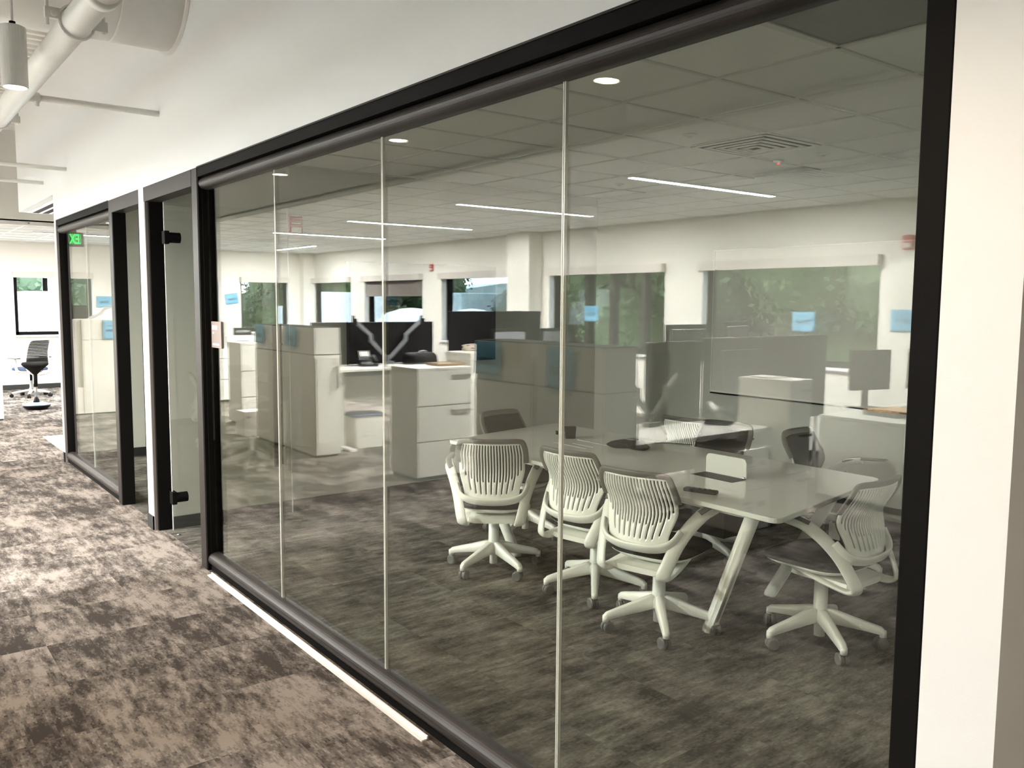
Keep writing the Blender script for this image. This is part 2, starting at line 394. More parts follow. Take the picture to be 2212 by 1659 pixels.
wn = 0
def window(axis, a, b, mull=(), shade=None):
    """axis 'x': in the side wall, spans y; axis 'y': in the end wall, spans x"""
    global wn; wn += 1
    root = bpy.data.objects.new('window_%d' % (wn+2), None); C.objects.link(root); struct(root)
    def bx(u0, u1, d0, d1, z0, z1, mm=None):
        mm = mm or MB()
        return mm.box(XS-d1, XS-d0, u0, u1, z0, z1) if axis == 'x' else mm.box(u0, u1, YE+d0, YE+d1, z0, z1)
    f = bx(a, a+0.07, 0.10, 0.19, ZS, ZH); bx(b-0.07, b, 0.10, 0.19, ZS, ZH, f)
    bx(a, b, 0.10, 0.19, ZS, ZS+0.06, f); bx(a, b, 0.10, 0.19, ZH-0.06, ZH, f)
    f.build('window_frame', 'black', root)
    for mu in mull: bx(mu-0.04, mu+0.04, 0.08, 0.19, ZS, ZH).build('mullion', 'bronze', root)
    bx(a+0.07, b-0.07, 0.15, 0.156, ZS+0.06, ZH-0.06).build('glass_pane', 'wglass', root)
    r = bx(a, a+0.004, 0, 0.10, ZS, ZH); bx(b-0.004, b, 0, 0.10, ZS, ZH, r); r.build('reveal_lining', 'reveal', root)
    bx(a-0.03, b+0.03, -0.05, 0.10, ZS-0.03, ZS).build('window_sill', 'reveal', root)
    cas = bx(a-0.01, b+0.01, -0.09, 0.0, 2.055, 2.165).build('shade_cassette', 'shade', root, bevel=0.004)
    if shade: bx(a+0.04, b-0.02, 0.03, 0.034, shade, 2.06).build('shade_cloth', 'shade_dn', root)
    return root
for k, (a, b) in enumerate(side_w):
    window('x', a, b, mull=(7.888, 8.476, 8.98) if k == 3 else (), shade=1.765 if k == 5 else None)
for (a, b) in end_w: window('y', a, b)

# ------------------------------------------------------------------ glass fronts
def half_round(y0, y1, zc, r, xc, flat=1.0):
    rings = []
    prof = [(xc + 0.02, -r)] + [(xc - r*flat*math.cos(t), r*math.sin(t)) for t in [(-math.pi/2)+math.pi*k/14 for k in range(15)]] + [(xc+0.02, r)]
    return MB().loft([[(px, yy, zc+pz) for px, pz in prof] for yy in (y0, y1)])
def glass_front(name, y0, y1, seams, post_side_far, label):
    root = bpy.data.objects.new(name, None); C.objects.link(root); struct(root, label, 'glass wall')
    # outer channel head with a groove, rounded rails
    MB().box(0.004, 0.10, y0, y1, 2.385, 2.44).build('head_channel', 'black', root)
    MB().box(-0.003, 0.11, y0, y1, 2.437, 2.444).build('head_trim', 'bronze', root)
    half_round(y0, y1, 2.348, 0.036, 0.046, 1.1).build('top_rail', 'bronze', root, smooth=False)
    half_round(y0, y1, 0.066, 0.042, 0.050, 1.05).build('bottom_rail', 'bronze', root)
    MB().box(0.022, 0.10, y0, y1, 0.0, 0.03).build('bottom_channel', 'black', root)
    ed = [y0] + seams + [y1]
    for a, b in zip(ed[:-1], ed[1:]):
        g = 0.004
        p = B(MX, MX+0.012, a+g, b-g, 0.09, 2.34).build('glass_pane', 'glass', root)
        for yy in (a+g, b-g):
            if yy in (y0+g, y1-g): continue
            B(MX+0.0005, MX+0.0115, yy-0.0022, yy+0.0022, 0.09, 2.34).build('polished_edge', 'edge', p)
    return root
g1 = glass_front('window_1', 0.862, 5.215, [1.978, 3.088, 4.19], 1, 'long frameless glass wall of the dark meeting room')
# scored positions: jamb posts
def post(root, y0, y1, x1=0.11, z1=2.44, name='post'):
    b_ = MB().box(0.0, x1, y0, y1, 0, z1)
    p = b_.build(name, 'bronze', root, bevel=0.003)
    return p
pl = MB().box(0.0, 0.10, 5.225, 5.325, 0, 2.44).build('post', 'bronze', g1, bevel=0.003)
MB().box(0.004, 0.10, 5.213, 5.226, 0, 2.44).box(0.025, 0.052, 5.205, 5.214, 0.02, 2.44).build('post_channel', 'black', g1)
MB().box(0.0, 0.11, 0.806, 0.862, 0, 2.44).build('post', 'black', g1, bevel=0.003)
# door opening of unit 1
MB().box(-0.002, 0.10, 5.325, 6.385, 2.34, 2.44).build('door_head', 'bronze', g1, bevel=0.003)
MB().box(0.0, 0.02, 6.36, 6.386, 0.0, 2.44).build('jamb_trim', 'signgrey', g1)
MB().box(0.02, 0.115, 6.335, 6.386, 0, 2.44).build('door_jamb', 'black', g1, bevel=0.002)
# unit 2
g2 = glass_front('window_2', 7.42, 9.60, [8.55], 1, 'second smaller glass wall further down the corridor')
MB().box(0.0, 0.10, 7.315, 7.42, 0, 2.44).build('post', 'bronze', g2, bevel=0.003)
MB().box(0.004, 0.10, 7.303, 7.316, 0, 2.44).build('post_channel', 'black', g2)
MB().box(0.0, 0.022, 9.60, 9.632, 0, 2.44).build('jamb_trim', 'signgrey', g2)
MB().box(0.02, 0.11, 9.585, 9.632, 0, 2.44).build('post', 'black', g2)
MB().box(-0.002, 0.10, 6.52, 7.315, 2.34, 2.44).build('door_head', 'bronze', g2, bevel=0.003)
MB().box(0.0, 0.11, 6.52, 6.54, 0, 2.44).build('door_jamb', 'black', g2)
# open glass door into the meeting room
d1 = bpy.data.objects.new('door_1', None); C.objects.link(d1); struct(d1, 'frameless glass door standing open into the meeting room', 'door')
YD = 6.215
pane = B(0.085, 0.985, YD-0.006, YD+0.006, 0.02, 2.33).build('glass_pane', 'glass', d1)
B(0.083, 0.0875, YD-0.0065, YD+0.0065, 0.02, 2.33).build('polished_edge', 'edge', pane)
B(0.9826, 0.9875, YD-0.0065, YD+0.0065, 0.02, 2.33).build('polished_edge', 'edge', pane)
for zz in (2.09, 0.257):
    h = MB().cyl((0.105, YD-0.01, zz), (0.185, YD-0.01, zz), 0.036, n=20).build('hinge', 'black', d1, smooth=False)
    tag(h, 'black cylindrical hinge clamp on the glass door')
    MB().box(0.075, 0.108, YD-0.04, YD+0.03, zz-0.045, zz+0.045).build('hinge_leaf', 'black', h, bevel=0.003)
for s_, xx in ((-1, 0.845), (1, 0.92)):
    hd = MB().box(xx-0.016, xx+0.016, YD+s_*0.045-0.012, YD+s_*0.045+0.012, 0.40, 1.48).build('door_pull', 'bronze', d1, bevel=0.003)
    tag(hd, 'long dark bronze door pull')
    for zz in (0.55, 1.33): MB().cyl((xx, YD, zz), (xx, YD+s_*0.04, zz), 0.008).build('standoff', 'bronze', hd)
d2 = bpy.data.objects.new('door_2', None); C.objects.link(d2); struct(d2, 'glass door of the second room swung inwards', 'door')
B(0.13, 0.93, 6.56, 6.572, 0.02, 2.33).build('glass_pane', 'glass', d2)
# floor bolt of the door
tag(MB().lathe([(0.011, 0), (0.013, 0.004), (0.007, 0.008), (0.003, 0.009)], (0.10, 6.14, 0)).build('floor_bolt', 'silver', smooth=True), 'small round silver floor bolt below the open glass door', 'bolt')
# loose white trim on the carpet
tag(MB().box(-0.035, -0.008, 2.65, 5.11, 0, 0.006).box(-0.012, -0.006, 2.65, 5.11, 0.0, 0.016).build('trim_strip', 'pwhite'), 'thin white angle strip lying on carpet along the glass wall', 'trim')

# ================================================================== CORRIDOR CEILING SERVICES
XP, ZP = -0.81, 2.866
p_ = thing('sprinkler_main_pipe', 'thick white sprinkler pipe running along the corridor ceiling', 'pipe', (XP, 0, ZP))
MB().cyl((0, Y0+0.2, 0), (0, YB-0.1, 0), 0.062, n=24).build('pipe_run', 'wmetal', p_, smooth=True)
for yy in (3.75, 7.35):
    MB().cyl((0, yy-0.035, 0), (0, yy+0.035, 0), 0.072, n=24).build('coupling', 'wmetal', p_, smooth=True)
for yy in (4.25, 6.75, 9.6):
    hg = MB()
    hg.tube([(0.072*math.cos(t), yy, 0.072*math.sin(t)) for t in [2*math.pi*k/24 for k in range(25)]], 0.006, 0.016, n=6, up=(0,1,0))
    hg.box(-0.125, -0.06, yy-0.012, yy+0.012, 0.0, 0.045).box(0.06, 0.125, yy-0.012, yy+0.012, -0.022, 0.022)
    hg.cyl((-0.115, yy, -0.03), (-0.115, yy, 0.075), 0.008).cyl((0.11, yy, -0.03), (0.11, yy, 0.045), 0.008)
    hg.cyl((-0.09, yy-0.03, 0.02), (-0.09, yy+0.03, 0.02), 0.014)
    hc = hg.build('hanger_clamp', 'wmetal', p_)
    MB().cyl((-0.115, yy, 0.07), (-0.115, yy, ZD-ZP), 0.005, n=8).build('hanger_rod', 'wmetal', hc)
for n_, (yy, lab) in enumerate([(5.952, 'thin white branch pipe entering the wall nearest the camera'), (8.99, 'thin white branch pipe entering the wall, second along the corridor'), (10.2, 'thin white branch pipe entering the wall furthest down the corridor')]):
    bp_ = thing('branch_pipe', lab, 'pipe', (0, yy, 2.868), 0, 'sprinkler branch pipes')
    x0b = XP+0.05
    MB().cyl((x0b, 0, 0), (0.0, 0, 0), 0.019, n=16).build('pipe_run', 'wmetal', bp_, smooth=True)
    MB().cyl((x0b+0.0, 0, 0), (x0b+0.07, 0, 0), 0.028, n=16).build('fitting', 'wmetal', bp_, smooth=True)
    MB().cyl((x0b+0.05, 0, -0.05), (x0b+0.05, 0, 0.03), 0.016, n=12).build('sprinkler_drop', 'wmetal', bp_, smooth=True)
# round duct crossing the corridor into the wall
dt = thing('spiral_duct', 'large round white air duct crossing above the corridor', 'duct', (0, 5.62, 3.60))
MB().cyl((XB, 0, 0), (-0.002, 0, 0), 0.405, n=48).build('duct_body', 'wmetal', dt, smooth=True)
for xx in (-0.35, -0.95, -1.55):
    MB().cyl((xx-0.006, 0, 0), (xx+0.006, 0, 0), 0.409, n=48).build('seam', 'wmetal', dt, smooth=True)
MB().cyl((-0.02, 0, 0), (-0.002, 0, 0), 0.425, n=48).build('collar', 'wmetal', dt)
tag(MB().box(-1.45, -0.55, 7.3, 7.38, 3.30, 3.36).box(-1.45, -1.40, 7.3, 7.38, 3.3, ZD).box(-0.60, -0.55, 7.3, 7.38, 3.3, ZD).build('strut_hanger', 'deck'), 'grey strut trapeze hanging beyond the round duct', 'hanger')
# slot diffuser under the header
sd = thing('slot_diffuser', 'white slot air diffuser under the ceiling box at the corridor end', 'air vent', (0, 0, 2.70))
MB().box(0.08, 0.60, 10.05, 11.84, -0.006, 0).build('diffuser_frame', 'wmetal', sd)
for k in range(3):
    MB().box(0.13+k*0.105, 0.195+k*0.105, 10.10, 11.78, -0.008, -0.0055).build('slot', 'slot', sd)
# pendants
PX, PZ = -0.985, 2.66
names = ['added out of view, furthest behind the camera', 'added out of view, just behind the camera', 'beside the camera', 'second along the corridor', 'third along the corridor, in front of the big pipe', 'fourth along the corridor', 'fifth along the corridor', 'sixth along the corridor', 'furthest along the corridor']  # those behind the camera extend the row, added to light the wall end
for k in range(9):
    yy = 1.035 + 1.866*(k-2)
    t = thing('pendant_light', 'lit white cylinder pendant ' + names[k], 'pendant light', (PX, yy, PZ), 0, 'cylinder pendants over the corridor')
    body = MB()
    body.lathe([(0.045, 0.285), (0.056, 0.28), (0.057, 0.27), (0.057, 0.0), (0.050, 0.0), (0.050, 0.012)], n=28).build('housing', 'wmetal', t, smooth=False)
    MB().lathe([(0.049, 0.010), (0.049, 0.013)], n=24).build('lamp_face', 'lampface', t)
    MB().cyl((0, 0, 0.283), (0, 0, 0.305), 0.014).build('cord_grip', 'black', t)
    MB().cyl((0, 0, 0.30), (0, 0, ZD-PZ), 0.006, n=8).build('stem', 'wmetal', t)
    ld = bpy.data.lights.new('pendant_lamp', 'SPOT'); ld.energy = PEND_W*10; ld.color = PEND_COL; ld.spot_size = R(150); ld.spot_blend = 0.6; ld.shadow_soft_size = 0.045
    lo = bpy.data.objects.new('pendant_lamp', ld); C.objects.link(lo); lo.parent = t; lo.location = (0, 0, -0.005)
# linear LED fixtures in the office ceiling
def linear(cx, cy_, L, along, label, k=1.0):
    t = thing('linear_light', label, 'ceiling light', (cx, cy_, ZC), 0 if along == 'x' else R(90), 'linear LED strips in the office ceiling')
    MB().box(-L/2-0.012, L/2+0.012, -0.040, 0.040, -0.012, 0.0).build('housing', 'wmetal', t)
    MB().box(-L/2, L/2, -0.031, 0.031, -0.0145, -0.0115).build('diffuser', 'led', t)
    ld = bpy.data.lights.new('led_strip', 'AREA'); ld.shape = 'RECTANGLE'; ld.size = L; ld.size_y = 0.062
    ld.energy = math.pi*L*0.062*LED*k; ld.color = LED_COL
    lo = bpy.data.objects.new('led_strip', ld); C.objects.link(lo); lo.parent = t; lo.location = (0, 0, -0.016)
    return t
lin = [('nearest the camera', 5.07), ('second along the office', 7.60), ('third along the office', 10.10), ('fourth along the office', 12.56)]
for lab, yy in lin: linear(V(4.41), yy, 1.90, 'x', 'glowing linear strip light across the office ceiling, ' + lab)
linear(V(5.24), 15.88, 1.70, 'y', 'glowing linear strip light running lengthwise near the office corner')
linear(1.6, 15.2, 1.90, 'x', 'added fill strip light over the task chair at the corridor end', 0.3)  # extra strip added to brighten the walls at the corridor end
linear(-0.9, 15.2, 1.90, 'x', 'added fill strip light at the far end of the corridor', 0.3)  # likewise added as fill light for the corridor end

# ceiling fittings: square diffusers, detectors
def square_diffuser(cx, cy_, z, label):
    t = thing('air_diffuser', label, 'air vent', (cx, cy_, z), 0, 'square ceiling air diffusers')
    MB().box(-0.295, 0.295, -0.295, 0.295, -0.004, 0.004).build('backing', 'slot' if z < ZC else 'grid', t)
    for k, s_ in enumerate((0.295, 0.235, 0.18, 0.125, 0.07)):
        q = MB(); wv = 0.030; zz = -0.006-0.003*k
        i = 0
        for (sx, sy) in ((1,0),(-1,0),(0,1),(0,-1)):
            if sx: q.box(sx*s_, sx*(s_-wv), -s_, s_, zz-0.004, zz)
            else: q.box(-s_, s_, sy*s_, sy*(s_-wv), zz-0.004, zz)
        q.build('louver', 'wmetal', t)
    return t
square_diffuser(3.075, 3.555, ZR, 'square white air diffuser in the meeting room ceiling')
square_diffuser(V(4.42), 4.17, ZC, 'square white air diffuser in the office ceiling near the camera')
square_diffuser(V(4.9), 9.9, ZC, 'square white air diffuser in the middle of the office ceiling')
square_diffuser(V(4.1), 14.5, ZC, 'square white air diffuser in the office ceiling furthest away')
lp = thing('light_panel', 'unlit square ceiling light in the meeting room, top right corner', 'ceiling light', (1.245, 1.725, ZR))
MB().box(-0.298, 0.298, -0.298, 0.298, 0.0, 0.02).build('lens', 'lightpanel', lp)
fr = MB()
for s_ in (-1, 1): fr.box(s_*0.298, s_*0.275, -0.298, 0.298, -0.006, 0.0).box(-0.298, 0.298, s_*0.298, s_*0.275, -0.006, 0.0)
fr.build('frame', 'grid_room', lp)
for (cx, cy_, r_, lab) in [(3.667, 3.44, 0.05, 'round recessed sprinkler cap beside the red ceiling indicator'), (3.66, 5.40, 0.04, 'round recessed sprinkler cap near the television end'), (2.457, 3.577, 0.045, 'round flush smoke sensor in the meeting room ceiling'), (2.2, 5.0, 0.045, 'round flush ceiling speaker nearest the television')]:
    t = thing('ceiling_cap', lab, 'ceiling fitting', (cx, cy_, ZR-0.003), 0, 'small round fittings in the meeting room ceiling')
    MB().lathe([(0.004, -0.012), (r_*0.6, -0.011), (r_, -0.003), (r_, 0.0)], n=20).build('cap', 'grid_room', t, smooth=True)
    MB().lathe([(0.003, -0.018), (r_*0.3, -0.017), (r_*0.3, -0.010)], n=14).build('head', 'silver', t, smooth=True)
t = thing('motion_sensor', 'small ceiling sensor with a red indicator light', 'sensor', (3.675, 3.80, ZR-0.003))
MB().lathe([(0.004, -0.02), (0.03, -0.016), (0.04, 0.0)], n=18).build('dome', 'grid_room', t, smooth=True)
MB().lathe([(0.002, -0.028), (0.009, -0.024), (0.010, -0.018)], n=10).build('indicator', 'redled', t)
# exit sign
ex = thing('exit_sign', 'green lettered exit sign hanging from the bulkhead at the corridor end', 'exit sign', (V(0.84), 13.42, 2.40))
MB().box(-0.165, 0.165, -0.012, 0.012, 0.0, 0.20).build('sign_panel', 'signgrey', ex, bevel=0.012)
MB().box(-0.07, 0.07, -0.02, 0.02, 0.20, 0.28).build('mount', 'signgrey', ex)
text_mesh('EXIT', 0.19, 'exit_letters', 'exitgreen', ex, (0.0, -0.0135, 0.10), (R(90), 0, 0), 0.003).scale = (0.56, 1, 1)

# ================================================================== MEETING ROOM CONTENT
tv = thing('television', 'large black wall-mounted television at the end of the meeting room', 'television', (2.245, YT-0.008, 1.56))
MB().box(-0.735, 0.735, -0.055, -0.012, -0.42, 0.42).build('screen_body', 'black', tv)
MB().box(-0.722, 0.722, -0.057, -0.0545, -0.405, 0.41).build('screen', 'tv', tv)
MB().box(-0.25, 0.25, -0.012, 0.0, -0.2, 0.2).build('wall_bracket', 'black', tv)
wb = thing('whiteboard', 'large wall-mounted whiteboard on the rear wall of the meeting room', 'whiteboard', (XR, 3.61, 1.51))
MB().box(-0.018, 0.0, -1.22, 1.22, -0.60, 0.60).build('board', 'whiteboard', wb)
MB().box(-0.024, 0.0, -1.22, 1.22, -0.615, -0.60).box(-0.022, 0, -1.22, 1.22, 0.60, 0.608).box(-0.022, 0, 1.215, 1.225, -0.6, 0.6).box(-0.022, 0, -1.225, -1.215, -0.6, 0.6).build('frame', 'pwhite', wb)
MB().box(-0.03, -0.0, -1.22, 1.22, -0.625, -0.613).build('pen_tray', 'black', wb)
def strobe(name, loc, rz, label):
    t = thing(name, label, 'fire alarm', loc, rz, 'red fire alarm strobes')
    MB().box(-0.055, 0.055, -0.028, 0.0, -0.07, 0.07).build('housing', 'red', t, bevel=0.006)
    MB().box(-0.04, 0.04, -0.042, -0.028, -0.055, -0.01).build('lens', 'strobe', t, bevel=0.004)
    MB().box(-0.035, 0.035, -0.030, -0.0275, 0.015, 0.022).build('sounder_slot', 'pwhite', t)
    return t
strobe('fire_strobe', (1.09, YT, 2.235), 0, 'red fire alarm strobe on the wall to the left of the television')
strobe('fire_strobe', (XS, 12.93, 2.27), R(90), 'red fire alarm strobe on the office wall between two windows')
strobe('fire_strobe', (XS, 4.30, 2.27), R(90), 'red fire alarm strobe on the office wall at the right, nearest the camera')
# room sign on the glass
sg = thing('room_sign', 'taupe room sign plate stuck on the glass beside the door post', 'sign', (MX-0.004, 5.085, 1.455))
MB().box(-0.004, 0.003, -0.085, 0.085, -0.078, 0.078).build('plate', 'plate', sg, bevel=0.001)
for q_ in [(0.03, 0.065, 0.03, 0.055), (-0.015, 0.02, 0.03, 0.055), (0.045, 0.06, 0.005, 0.015), (-0.05, 0.06, -0.062, -0.052)]:
    B(-0.005, -0.0035, *q_).build('white_mark', 'pwhite', sg)
sg2 = thing('room_sign', 'taupe room sign plate on the second glass wall', 'sign', (MX-0.004, 7.53, 1.455))
MB().box(-0.004, 0.003, -0.085, 0.085, -0.078, 0.078).build('plate', 'plate', sg2, bevel=0.001)

# table
tb = thing('conference_table', 'long white glossy conference table with slanted round legs', 'table', (0, 0, 0))
def rounded_poly(pts, r, n=6):
    out = []
    for k in range(len(pts)):
        p = Vector(pts[k]); a = Vector(pts[k-1]); b = Vector(pts[(k+1) % len(pts)])
        d0 = (a-p).normalized(); d1 = (b-p).normalized()
        for j in range(n+1):
            t = j/n
            q0 = p+d0*r; q1 = p+d1*r
            out.append(tuple((1-t)**2*q0 + 2*t*(1-t)*p + t*t*q1))
    return out
TP = [(1.470, 2.165), (2.690, 2.375), (2.640, 5.01), (1.500, 4.815)]
MB().prism(rounded_poly(TP, 0.06), 0.706, 0.73).build('table_top', 'table', tb, bevel=0.004)
MB().prism(rounded_poly([(1.60, 2.40), (2.56, 2.56), (2.52, 4.80), (1.62, 4.64)], 0.1), 0.66, 0.706).build('under_frame', 'wmetal', tb)
for (tx, ty, fx, fy) in [(1.56, 2.36, 1.715, 2.72), (2.56, 2.53, 2.42, 2.86), (2.53, 4.80, 2.42, 4.46), (1.60, 4.66, 1.72, 4.32)]:
    MB().tube([(fx, fy, 0.003), (fx-0.001*(fx-tx), fy-0.001*(fy-ty), 0.01), (tx, ty, 0.70)], 0.034, n=18).build('leg', 'white', tb, smooth=True)
MB().box(1.85, 2.3, 2.75, 3.15, 0.45, 0.66).build('cable_basket', 'dev', tb)
# open power hatch
ht = MB().box(1.935, 2.055, 2.775, 3.055, 0.7302, 0.7312).build('hatch_opening', 'dev', tb)
lid = MB().loft([[(2.058+dx, 2.915+yy, 0.733+zz) for yy, zz in [(-0.135,0),(0.135,0),(0.135,0.085),(0.125,0.100),(0.110,0.105),(-0.110,0.105),(-0.125,0.100),(-0.135,0.085)]] for dx in (0, 0.010)]).build('hatch_lid', 'white', ht)
MB().cyl((2.056, 2.785, 0.736), (2.056, 2.80, 0.736), 0.007).build('hinge_pin', 'silver', lid)
h2 = MB().box(2.015, 2.019, 3.99, 4.31, 0.7302, 0.7312).box(2.215, 2.219, 3.97, 4.29, 0.7302, 0.7312).box(2.09, 2.092, 4.0, 4.2, 0.7302, 0.7312).build('closed_hatch_outline', 'pwhite', tb)

# table objects
sp = thing('conference_phone', 'dark three-armed conference speakerphone on the table', 'speakerphone', (2.30, 3.86, 0.73), R(20))
ringsp = []
for z_, sc_ in [(0.0, 0.80), (0.012, 0.97), (0.022, 1.0), (0.038, 0.80), (0.050, 0.45), (0.054, 0.12)]:
    ringsp.append([(sc_*(0.115+0.050*math.cos(3*t_))*math.cos(t_), sc_*(0.115+0.050*math.cos(3*t_))*math.sin(t_), z_) for t_ in [2*math.pi*k/36 for k in range(36)]])
MB().loft(ringsp).build('body', 'dev', sp, smooth=True)
MB().box(-0.03, 0.03, -0.035, 0.025, 0.045, 0.058).build('keypad', 'mon', sp, bevel=0.004)
MB().tube([(0.14, 0.02, 0.008), (0.22, -0.05, 0.004), (0.28, -0.16, 0.004), (0.30, -0.30, 0.004)], 0.003, n=6, smooth=5).build('cord', 'dev', sp)
ad = thing('power_adapter', 'black power adapter block with prongs standing on the table', 'adapter', (2.225, 4.375, 0.73), R(-35))
MB().loft([[(x_*s_, y_*s_, z_) for x_, y_ in rounded_poly([(-0.038,-0.03),(0.038,-0.03),(0.038,0.03),(-0.038,0.03)], 0.012, 3)] for z_, s_ in ((0, 0.86), (0.01, 0.92), (0.075, 1.04), (0.08, 1.0))]).build('block', 'dev', ad)
MB().box(-0.085, -0.036, -0.012, -0.008, 0.035, 0.043).box(-0.085, -0.036, 0.008, 0.012, 0.035, 0.043).build('prong', 'silver', ad)
MB().box(-0.10, -0.085, -0.02, 0.02, 0.028, 0.05).build('plug', 'dev', ad)
rm = thing('remote_control', 'slim black remote control lying on the table', 'remote', (1.615, 2.715, 0.73), R(-72))
MB().box(-0.085, 0.085, -0.022, 0.022, 0.001, 0.020).build('case', 'dev', rm, bevel=0.006)
for k in range(4):
    MB().box(-0.05+k*0.028, -0.038+k*0.028, -0.012, 0.012, 0.0195, 0.022).build('button', 'grey_rub', rm)

# ------------------------------------------------------------------ chairs
def back_pt(u, v, off=0.0):
    wv = 0.162 + 0.033*smoothstep(v/0.45) - 0.012*smoothstep((v-0.75)/0.25)
    z = 0.487 + 0.355*v + 0.035*abs(u)**4*(1-v)
    y = -0.262 + 0.045*math.sin(math.pi*min(1, v/0.62)*0.5)**2 - 0.085*smoothstep((v-0.40)/0.6) + 0.040*u*u + off
    return (u*wv, y, z)
def ribbed_chair(label):
    t = thing('ribbed_chair', label, 'chair')
    NS = 21                                # slots between 22 ribs
    us = [-1.0, -0.93]
    span = 1.86; pitch = span/(NS)
    for k in range(NS):
        c = -0.93 + pitch*(k+0.5); us += [c-pitch*0.24, c+pitch*0.24]
    us += [0.93, 1.0]
    NV = 26; vsn = [k/NV for k in range(NV+1)]
    idx = {}; mb = MB()
    for a, u in enumerate(us):
        for b, v in enumerate(vsn):
            idx[a, b] = len(mb.v); mb.v.append(back_pt(u, v))
    for a in range(len(us)-1):
        k = (a-2)//2
        slot = 2 <= a < 2+2*NS and a % 2 == 0
        for b in range(NV):
            vc = (vsn[b]+vsn[b+1])/2
            if slot:
                uc = abs((us[a]+us[a+1])/2)
                lo = (0.10 + 0.10*uc*uc) if k % 2 == 0 else (0.30 + 0.12*uc*uc)
                if uc > 0.86: lo = 0.45
                if lo < vc < 0.955: continue
            mb.f.append((idx[a,b], idx[a+1,b], idx[a+1,b+1], idx[a,b+1]))
    mb.build('backrest', 'white', t, smooth=True, solid=0.009)
    pad = MB(); n1, n2 = 12, 14
    for a in range(n1+1):
        for b in range(n2+1):
            pad.v.append(back_pt(-0.97+1.94*a/n1, 0.03+0.95*b/n2, 0.013))
    for a in range(n1):
        for b in range(n2):
            i = a*(n2+1)+b; pad.f.append((i, i+n2+1, i+n2+2, i+1))
    pad.build('back_pad', 'fabric', t, smooth=True, solid=0.008)
    tr = [back_pt(-1.0, v) for v in (0.60, 0.72, 0.86)] + [back_pt(-0.985, 0.95), back_pt(-0.93, 1.0)] + \
         [back_pt(u, 1.012) for u in (-0.75, -0.5, -0.25, 0, 0.25, 0.5, 0.75)] + [back_pt(0.93, 1.0), back_pt(0.985, 0.95)] + \
         [back_pt(1.0, v) for v in (0.86, 0.72, 0.60)]
    MB().tube(tr, 0.010, 0.025, n=10, up=(1,0,0), smooth=3).build('back_trim', 'grey_rub', t, smooth=True)
    # lower rim and loop frame
    rim = [(x_*sg_, y_, z_) for sg_, seq in ((-1, 1), (1, -1)) for x_, y_, z_ in [(0.214,-0.185,0.572), (0.196,-0.222,0.530), (0.160,-0.250,0.503), (0.10,-0.268,0.490), (0.04,-0.275,0.486)][::seq]]
    MB().tube(rim, 0.011, 0.027, n=10, up=(0,0,1), smooth=4).build('back_rim', 'white', t, smooth=True)
    for s_ in (-1, 1):
        path = [(0.125,0.06,0.385), (0.150,-0.08,0.368), (0.162,-0.20,0.352), (0.166,-0.262,0.352), (0.172,-0.285,0.375), (0.186,-0.262,0.43), (0.205,-0.215,0.51), (0.232,-0.15,0.585), (0.262,-0.075,0.642), (0.276,-0.02,0.660), (0.280,0.03,0.667)]
        a = MB().tube([(s_*x_, y_, z_) for x_, y_, z_ in path], 0.012, 0.033, n=12, up=(s_,0.0,0.2), smooth=4).build('arm', 'white', t, smooth=True)
        pd = [(0.252,-0.085,0.654), (0.274,-0.02,0.676), (0.281,0.06,0.683), (0.277,0.14,0.688), (0.268,0.185,0.692)]
        MB().tube([(s_*x_, y_, z_) for x_, y_, z_ in pd], 0.024, 0.009, n=10, up=(0,0,1), smooth=4).build('arm_pad', 'grey_rub', a, smooth=True)
    # seat
    seat = MB(); rings = []
    def sring(sc, z, drop):
        r_ = []
        for k in range(32):
            a_ = 2*math.pi*k/32; c_, q_ = math.cos(a_), math.sin(a_)
            x_ = 0.232*sc*math.copysign(abs(c_)**0.62, c_); y_ = 0.235*sc*math.copysign(abs(q_)**0.62, q_)
            r_.append((x_, y_+0.01, z - drop*smoothstep((y_-0.05)/0.2) - 0.0*x_))
        return r_
    rings = [sring(0.3, 0.424, 0), sring(0.93, 0.424, 0.012), sring(1.0, 0.438, 0.02), sring(0.99, 0.455, 0.022), sring(0.90, 0.468, 0.022), sring(0.5, 0.466, 0.01), sring(0.05, 0.462, 0)]
    seat.loft(rings).build('seat', 'fabric', t, smooth=True)
    MB().loft([sring(0.50, 0.374, 0), sring(0.80, 0.400, 0.010), sring(0.955, 0.424, 0.016)]).build('seat_pan', 'white', t, smooth=True)
    MB().loft([[(x_, y_, z_) for x_, y_ in rounded_poly([(-0.15*q_,-0.24),(0.15*q_,-0.24),(0.13*q_,0.10),(-0.13*q_,0.10)], 0.04, 4)] for z_, q_ in ((0.348, 0.85), (0.354, 1.0), (0.376, 0.95))]).build('seat_support', 'white', t)
    MB().cyl((0,0,0.30), (0,0,0.36), 0.019, n=14).build('gas_lift', 'black', t, smooth=True)
    MB().cyl((0.07,-0.07,0.345), (0.10,-0.07,0.335), 0.021, n=14).build('tilt_knob', 'dev', t)
    MB().lathe([(0.026, 0.035), (0.026, 0.085), (0.034, 0.10), (0.046, 0.115), (0.046, 0.150), (0.034, 0.175), (0.032, 0.31), (0.026, 0.313)], n=20).build('column', 'white', t, smooth=True)
